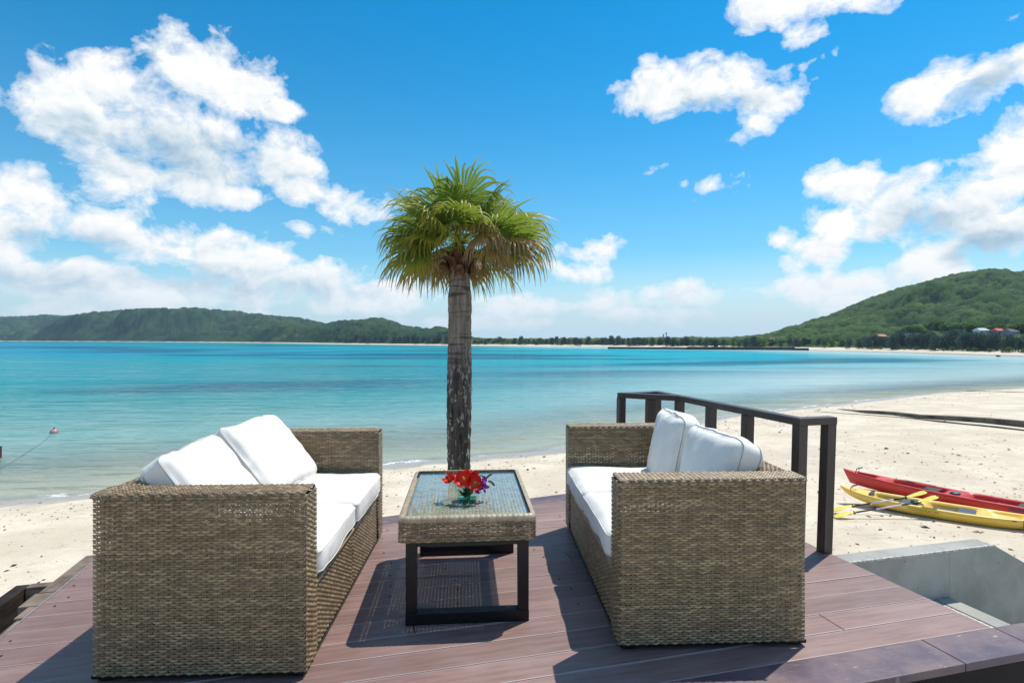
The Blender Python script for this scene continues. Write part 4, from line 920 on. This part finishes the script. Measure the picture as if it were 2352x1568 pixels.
def frond(az, elv, plen, Rb, age, seed, nseg=34, lift=0.):
    r = random.Random(seed); d = Vector((math.cos(az)*math.cos(elv), math.sin(az)*math.cos(elv), math.sin(elv))); o = Vector((0, 0, zt+.20))
    V, Q, AL = [], [], []; pts = [o.copy()]; g = Vector((0, 0, -1)); step = plen/6
    for k in range(6): d = (d+g*(.03+.05*age)).normalized(); pts.append(pts[-1]+d*step)
    side = d.cross(Vector((0, 0, 1)));  side = side.normalized() if side.length > .05 else Vector((math.sin(az), -math.cos(az), 0))
    tw = r.gauss(0, .35); side = (side*math.cos(tw)+side.cross(d)*math.sin(tw)).normalized(); nrm = side.cross(d).normalized()
    for k, p_ in enumerate(pts):         # petiole as a flat channel
        wd = .015*(1-k/9); V += [p_-side*wd, p_+nrm*.006, p_+side*wd]; AL += [.05]*3
        if k: b0 = 3*(k-1); Q += [(b0, b0+3, b0+4, b0+1), (b0+1, b0+4, b0+5, b0+2)]
    h0 = pts[-1]; half = rad(118); pitch = 2*half/nseg; fold = .22+.25*age
    for q in range(nseg):
        f_ = (q+.5)/nseg*2-1; ph = f_*half+r.gauss(0, .02)
        L = Rb*(.70+.30*math.cos(f_*1.3))*r.uniform(.86, 1.08)
        dd = (d*math.cos(ph)+side*math.sin(ph)+nrm*(.10-fold*abs(math.sin(ph)))).normalized(); n2 = (nrm+side*math.sin(ph)*fold).normalized()
        p_ = h0.copy(); ns = 12; st = L/ns; brk = r.uniform(.46, .66); dr = r.uniform(.6, 1.5)*(1+.8*age); base = len(V); hang = r.random() < .7+.3*age
        for k in range(ns+1):
            s = k/ns; wv = .5*pitch*L*min(s, .46)*.96
            if s > .46: wv *= max(0., 1-((s-.46)/.54)**1.25)
            wv = max(wv, .0016); wide = dd.cross(n2); wide = wide.normalized() if wide.length > .05 else side
            up = wide.cross(dd)*wv*.45
            V += [p_-wide*wv-up, p_+up, p_+wide*wv-up]; AL += [s]*3
            if k: b0 = base+3*(k-1); Q += [(b0, b0+3, b0+4, b0+1), (b0+1, b0+4, b0+5, b0+2)]
            w_ = .020*(1+2*age) if s < brk else (.36 if hang else .10)*dr
            dd = (dd+g*w_+Vector((r.gauss(0, .03), r.gauss(0, .03), 0))*(s > .4)).normalized(); p_ = p_+dd*st
    me = npmesh('frond', np.array([v[:] for v in V]), np.array(Q), {'along': np.array(AL), 'age': np.full(len(V), age)})
    link('frond', me, FROND, palm, smooth=False)
ns_ = 0; r5 = random.Random(12)
for ring, (cnt, e0, e1, pl, Rb, ag) in enumerate(((4, 62, 80, .34, .64, 0.), (7, 42, 64, .46, .70, .05), (9, 18, 42, .54, .74, .15), (10, 2, 22, .56, .74, .32), (10, -13, 6, .50, .68, .5), (6, -32, -12, .34, .44, .9))):
    for k in range(cnt):
        az = 2*PI*(k+r5.uniform(-.3, .3))/cnt+ring*.7; age = ag+r5.uniform(-.08, .12)
        # withered fronds hang on the side over the right of the trunk
        if ring in (3, 4) and math.cos(az-rad(-48)) > .80: age = r5.uniform(.86, 1.)
        ee = r5.uniform(e0, e1); front = math.cos(az+PI/2)
        if ring >= 3 and front > .35:        # little hangs in front of the trunk on the open side
            if ring == 5: continue
            ee += 24*front; pl *= 1
        frond(az, rad(ee), pl*r5.uniform(.78, 1.18), Rb*r5.uniform(.78, 1.08)*(.82 if ring >= 3 and front > .35 else 1), min(1, max(0, age)), 500+ns_); ns_ += 1
SHEATH = mat('leaf_sheath', (.09, .045, .03), .85, .15, build=grain((.045, .022, .016), (.17, .09, .06), 16, .6, .01, (1, 1, .3)))
for k in range(20):
    az = k*2.4; zz0 = zt-.22+.012*k; b = MB(); pts = []
    V = []; n = 6
    for i in range(n+1):
        s = i/n; rr = .118+.10*s**1.6+(.02 if k % 3 else .05)*s; z_ = zz0+.16*math.sin(s*1.9)*(1 if k % 2 else .75); wv = .07*(1-.72*s)
        ca, sa = math.cos(az), math.sin(az)
        for j in (-1, 0, 1): V.append((ca*rr-sa*j*wv, sa*rr+ca*j*wv, z_-.012*abs(j)+.0*s))
    o = link('leaf_base', npmesh('leaf_base', np.array(V), grid_quads(n+1, 3)), SHEATH, palm, smooth=True)
    so_ = o.modifiers.new('thick', 'SOLIDIFY'); so_.thickness = .012
MB().lathe([(.10, zt-.16), (.135, zt-.08), (.12, zt+.05), (.06, zt+.16), (.001, zt+.22)], 16).build('crown_shaft', SHEATH, palm, smooth=True)

# ------------------------------------------------------------------ kayaks, paddles
def mplast(name, c1, c2, rough=.33):
    def f(T, p):
        co = T.new('ShaderNodeTexCoord').outputs['Object']; n = T.noise(co, 2.2, 4, .6); sc = T.noise(T.scale(co, (1.5, 14, 18)), 3, 5, .75)
        c = T.mix(T.rng(n, .3, .7), c1, c2); c = T.mix(T.math('MULTIPLY', T.rng(sc, .6, .72), .35), c, (.75, .66, .52)); T.put(p.inputs['Base Color'], c); T.put(p.inputs['Roughness'], T.rng(n, .3, .7, rough, rough+.2))
    return mat(name, c1, rough, .5, build=f)
REDK = mplast('red_hull', (.56, .018, .012), (.62, .045, .03)); YELK = mplast('yellow_hull', (.84, .50, .05), (.86, .58, .12))
NAVY = mat('navy_pad', (.03, .05, .08), .5); RUB = mat('black_strap', (.012, .012, .014), .6)
def kayak(name, L, B, H, m, loc, ang, label, wells, rake, rocker, tip=.0, roll=0):
    e = empty(name, loc, ang, label=label, cat='kayak', group='kayaks on the sand'); e.rotation_euler = (roll, 0, ang)
    n = 64; V = []
    for i in range(n+1):
        s = i/n; x = s*L; q = 2*s-1
        bb = B/2*max(.03, (1-abs(q)**2.6))**.75; bb = max(bb, .012); k_ = rocker*abs(q)**3.2; h_ = H*(.80+.20*abs(q)**2)+tip*abs(q)**6
        k_ = min(k_, h_-.05); wd = 0
        for (a_, c_, dep) in wells: wd = max(wd, dep*max(0., min(1., min((s-a_), (c_-s))/.022)))
        wd = min(wd, (h_-k_)*.75)
        half = [(0, k_), (.5*bb, k_+.012), (.84*bb, k_+.25*(h_-k_)), (.98*bb, k_+.62*(h_-k_)), (bb, h_-.05), (.985*bb, h_-.012), (.93*bb, h_+.006), (.80*bb, h_+.004), (.72*bb, h_+.0-wd*.35), (.62*bb, h_-wd*.92), (0, h_+.012*(wd == 0)-wd)]
        ring = [(y, z) for y, z in half]+[(-y, z) for y, z in half[-2:0:-1]]
        for y, z in ring:
            f_ = (z-k_)/max(.01, h_-k_); V.append((x+rake*(1-f_)*(max(0, -q)**8)-rake*(1-f_)*(max(0, q)**8), y, z))
    nc = 20; me = npmesh('hull', np.array(V), grid_quads(n+1, nc, True)); hull = link('hull', me, m, e, smooth=True)
    fb = MB()
    for i0 in (0, n): fb.add([V[i0*nc+k] for k in range(nc)], [list(range(nc))])
    fb.build('end_cap', m, e)
    return e
def sand_at(p): return gz(p[0], p[1])
# red: bow tip (1934,1078), sheer leaves the frame at (2352,1164)
zb = -2.47
rb0 = Vector((8.42, 14.45, 0)); rdir = Vector((2.12, -2.9, 0)).normalized(); ra = math.atan2(rdir.y, rdir.x)
red = kayak('kayak', 5.4, .66, .36, REDK, (rb0.x, rb0.y, gz(rb0.x+1, rb0.y-1.4)-.01), ra, 'long red sit on top kayak with pointed bow, further from the deck', [(.045, .145, .10), (.19, .40, .20), (.47, .70, .20), (.77, .93, .12)], .16, .07, .03)
yb0 = Vector((7.47, 12.95, 0)); ydir = Vector((1.79, -1.65, 0)).normalized(); ya_ = math.atan2(ydir.y, ydir.x)
yel = kayak('kayak', 3.65, .78, .29, YELK, (yb0.x, yb0.y, gz(yb0.x+1, yb0.y-1)-.01), ya_, 'yellow sit on top kayak with two paddles lying across it', [(.17, .40, .15), (.43, .66, .15), (.70, .86, .07)], .10, .20, .05)
def kpart(e, name, mb, m, **k): return mb.build(name, m, e, **k)
for e, H_, xs, B_k in ((red, .30, (1.0+.9, 3.2+.35), .62), (yel, .235, (1.32, 2.26), .74)):
    for x in xs:
        b = MB(); b.box((x, 0, H_-.03), (.30, B_k*.5, .03), 0); b.build('seat_back', NAVY if e is yel else RUB, e, bevel=.02)
        MB().box((x-.36, 0, H_-.10), (.34, B_k*.5, .03)).build('seat_pad', NAVY if e is yel else REDK, e, bevel=.01)
for x in (1.45, 1.62, 1.80): MB().tube([(x-.5, -.24, .10), (x-.52, -.26, .22), (x-.5, -.27, .245)], .012, 6).build('foot_brace', YELK, yel)
for e, x, w_, z_ in ((red, .32, .09, .43), (yel, .22, .10, .335), (yel, 3.2, .14, .30)):
    MB().tube([(x, -w_, z_-.06), (x+.02, -w_*.8, z_+.03), (x+.12, 0, z_+.07), (x+.02, w_*.8, z_+.03), (x, w_, z_-.06)], .011, 6).build('carry_handle', RUB, e)
MB().box((.62, 0, .285), (.07, .36, .012)).build('strap', RUB, yel); MB().box((2.98, -.30, .24), (.06, .05, .012)).build('strap', RUB, yel)
b = MB(); b.box((3.13, -.262, .19), (.045, .012, .15)); b.build('side_strap', RUB, yel)
for x, e, z_ in ((2.36, red, .305), (3.95, red, .305), (1.42, yel, .25)):
    MB().lathe([(.001, .025), (.085, .022), (.10, .004), (.10, -.02)], 20, (x, -.0 if e is yel else -.12, z_)).build('hatch', NAVY, e, smooth=True)
for y_ in (-.24, .24): MB().tube([(1.0, y_, .31), (1.5, y_, .325), (1.9, y_, .31)], .006, 5).build('bungee_cord', RUB, red)
def text(body, size, m, parent, M, name='lettering', shear=0.):
    cu = bpy.data.curves.new('t', 'FONT'); cu.body = body; cu.size = size; cu.extrude = .001; cu.shear = shear; t = bpy.data.objects.new('t', cu); COL.objects.link(t)
    bpy.context.view_layer.update(); me = bpy.data.meshes.new_from_object(t.evaluated_get(bpy.context.evaluated_depsgraph_get())); bpy.data.objects.remove(t); bpy.data.curves.remove(cu)
    me.materials.clear(); o = link(name, me, m, parent); o.matrix_local = M; return o
FADE = mat('faded_print', (.36, .26, .06), .5); BLUEP = mat('blue_print', (.05, .06, .22), .5); LIL = mat('lilac_print', (.5, .34, .6), .5)
def side_M(x, y, z, tilt): return Matrix.Translation((x, y, z)) @ Matrix.Rotation(rad(90-tilt), 4, 'X')
text('OCEAN KAYAK', .075, FADE, yel, side_M(1.33, -.396, .150, 4))
text('Sype', .14, BLUEP, red, side_M(3.30, -.345, .20, 4), shear=.3)
YBL = mat('yellow_blade', (.80, .66, .10), .4); LILS = mat('pale_shaft', (.62, .58, .72), .35)
def paddle(a, c, label):
    a, c = Vector(a), Vector(c); d = (c-a); L = d.length; e = empty('paddle', a, 0, label=label, cat='paddle', group='paddles across the yellow kayak')
    e.rotation_euler = d.to_track_quat('X', 'Z').to_euler()
    MB().tube([(.36, 0, 0), (L*.40, 0, 0)], .017, 8).build('shaft', RUB, e, smooth=True); MB().tube([(L*.40, 0, 0), (L*.66, 0, 0)], .0172, 8).build('sleeve', LILS, e, smooth=True); MB().tube([(L*.66, 0, 0), (L-.36, 0, 0)], .017, 8).build('shaft', RUB, e, smooth=True)
    for x in (.36, L-.36): MB().lathe([(.017, -.012), (.034, -.008), (.034, .008), (.017, .012)], 10).build('drip_ring', RUB, e).matrix_local = Matrix.Translation((x, 0, 0)) @ Matrix.Rotation(PI/2, 4, 'Y')
    for s_ in (0, 1):
        V = []; n = 10
        for i in range(n+1):
            t = i/n; x = .40-.46*t; wv = .018+.075*math.sin(min(1, t*1.05)*PI*.62)**1.3*(1 if t < .9 else 1-(t-.9)*6); zc = -.05*t*t+.01
            for q in (-1, -.4, .4, 1): V.append((x if not s_ else L-x, q*wv, (zc if not s_ else .05*t*t)+.012*q*q))
        o = link('blade', npmesh('blade', np.array(V), grid_quads(n+1, 4)), YBL, e, smooth=True); sm = o.modifiers.new('thick', 'SOLIDIFY'); sm.thickness = .006
    return e
zk = yel.location.z+.31
p1a = at(1919, 1168, zk-.22); p1b = at(2121, 1136, zk+.10); paddle(p1a, p1b, 'yellow bladed paddle lying nearer the bow of the yellow kayak')
p2a = at(1922, 1183, zk-.25); p2b = at(2147, 1147, zk+.08); paddle(p2a, p2b, 'yellow bladed paddle lying nearer the middle of the yellow kayak')

# ------------------------------------------------------------------ beach details
p = at(124, 994, SEA); e = empty('buoy', (p.x, p.y, SEA), 0, label='faded red round buoy floating in the shallows at left', cat='buoy')
MB().lathe([(.001, -.10), (.10, -.08), (.165, -.01), (.175, .06), (.15, .13), (.09, .18), (.001, .2)], 20).build('float', mat('faded_red', (.55, .07, .09), .5, build=grain((.5, .04, .06), (.75, .38, .38), 3, 0)), e, smooth=True)
MB().tube([(0, 0, .19), (.0, .02, .26)], .03, 6).build('eyelet', RUB, e)
ROPEM = mat('wet_rope', (.10, .07, .05), .9)
q = [at(118, 998, SEA+.01), at(95, 1018, SEA-.0), at(60, 1040, SEA+.006), at(20, 1066, SEA), at(-40, 1100, SEA)]
MB().tube(q, .008, 5).build('mooring_rope', ROPEM, label='thin rope trailing in the water from the red buoy', cat='rope')
p = at(-3, 1051, SEA); e = empty('marker_post', (p.x-.02, p.y, SEA), 0, label='maroon wooden post in the water at the left edge', cat='post')
MB().box((0, 0, .1), (.22, .12, .66)).build('post_shaft', mat('maroon_paint', (.11, .02, .03), .6), e, bevel=.03); MB().box((0, 0, .435), (.24, .14, .02)).build('post_cap', mat('maroon_cap', (.09, .02, .03), .6), e, bevel=.004)
# low concrete groyne running to the water, and the line of weed beside it
CK = mat('stained_concrete', (.13, .11, .085), .9, .2, build=grain((.075, .062, .046), (.20, .17, .13), 2, .5, .03))
pts = [((1922, 939.5), .02), ((1955, 943.5), .06), ((1990, 949), .17), ((2050, 953), .16), ((2105, 960), .17), ((2180, 965), .20), ((2260, 971), .22), ((2352, 981), .25), ((2480, 1000), .28), ((2640, 1026), .3)]
gp = []
for (px_, py_), hh_ in pts:
    z_ = -2.9
    for _ in range(8): w_ = at(px_, py_, z_); z_ = gz(w_.x, w_.y)
    gp.append((at(px_, py_, z_), hh_))
b = MB(); P = []
for i, (w_, hh_) in enumerate(gp):
    a_ = gp[max(0, i-1)][0]; c_ = gp[min(len(gp)-1, i+1)][0]; d_ = (c_-a_); d_.z = 0; d_.normalize(); n_2 = Vector((-d_.y, d_.x, 0)); n_2 = n_2 if n_2.y > 0 or n_2.x > 0 else -n_2
    P += [w_+Vector((0, 0, -.3)), w_+Vector((0, 0, hh_)), w_+n_2*.35+Vector((0, 0, hh_)), w_+n_2*.35+Vector((0, 0, -.3))]
b.add(P, [(i*4+j, i*4+(j+1) % 4, (i+1)*4+(j+1) % 4, (i+1)*4+j) for i in range(len(gp)-1) for j in range(4)]+[(0, 3, 2, 1)])
b.build('groyne', CK, bevel=.02, label='low dark stained concrete strip running down the beach to the water', cat='groyne')
def ground_line(pp, lift=.0):
    o = []
    for px_, py_ in pp:
        z_ = -2.8
        for _ in range(8): w_ = at(px_, py_, z_); z_ = gz(w_.x, w_.y)
        o.append(w_+Vector((0, 0, lift)))
    return o
ln = ground_line([(1870, 944), (1925, 949), (1990, 953), (2060, 958), (2110, 963), (2160, 969), (2220, 975), (2290, 982), (2360, 990), (2480, 1008)], .0)
MB().tube(ln, [.02, .03, .035, .03, .05, .075, .06, .075, .06, .05], 6).build('weed_rope', mat('weedy_rope', (.07, .055, .04), .95, build=grain((.03, .025, .018), (.14, .11, .08), 9, .6, .03)), smooth=True, label='dark weed covered rope lying in front of the concrete strip', cat='rope')
ln = ground_line([(2220, 898), (2260, 898.5), (2300, 899.5), (2352, 901), (2450, 903)], .01); MB().tube(ln, .025, 5).build('thin_rope', ROPEM, label='thin dark line lying across the upper right beach', cat='rope')
# flecks of weed, shell and leaf litter
r = np.random.default_rng(8); N = 26000; x = np.concatenate([r.uniform(-16, 14, N), r.uniform(3, 46, N)]); y = np.concatenate([r.uniform(3.5, 36, N), r.uniform(6, 55, N)]); s = shore_dist(x, y)
pr = np.where(s > .6, (.26+.9*np.exp(-((s-3.2)/1.3)**2)+.32*np.exp(-((s-13)/2.5)**2)+.12*(sinnoise(np.stack([x, y], -1), .5, 77) > .3))*.8, 0)
k = (r.uniform(0, 1, 2*N) < pr) & ~((y < 4.6) & (np.abs(x) < 2.6)); x, y = x[k], y[k]; z = ground_z(x, y); n = len(x); sz = r.lognormal(-4.02, .6, n).clip(.006, .10); an = r.uniform(0, PI, n); asp = r.uniform(.25, .7, n)
ca, sa = np.cos(an)*sz, np.sin(an)*sz; up = r.uniform(.15, .6, n)*sz
V = np.stack([np.stack([x-ca, y-sa, z], -1), np.stack([x+sa*asp, y-ca*asp, z+up*.3], -1), np.stack([x+ca, y+sa, z+up*.5], -1), np.stack([x-sa*asp, y+ca*asp, z+up], -1)], 1)
V[..., 2] += .004
def m_deb(T, p):
    t = T.attr('tint').outputs['Fac']; T.put(p.inputs['Base Color'], T.ramp(t, [(0, (.05, .035, .025)), (.55, (.14, .095, .06)), (.85, (.26, .17, .10)), (1, (.6, .55, .5))]))
link('beach_litter', npmesh('beach_litter', V.reshape(-1, 3), np.arange(4*n).reshape(-1, 4), {'tint': np.repeat(r.uniform(0, 1, n), 4)}), mat('weed_and_shell', (.1, .07, .05), .95, .1, build=m_deb), kind='stuff')
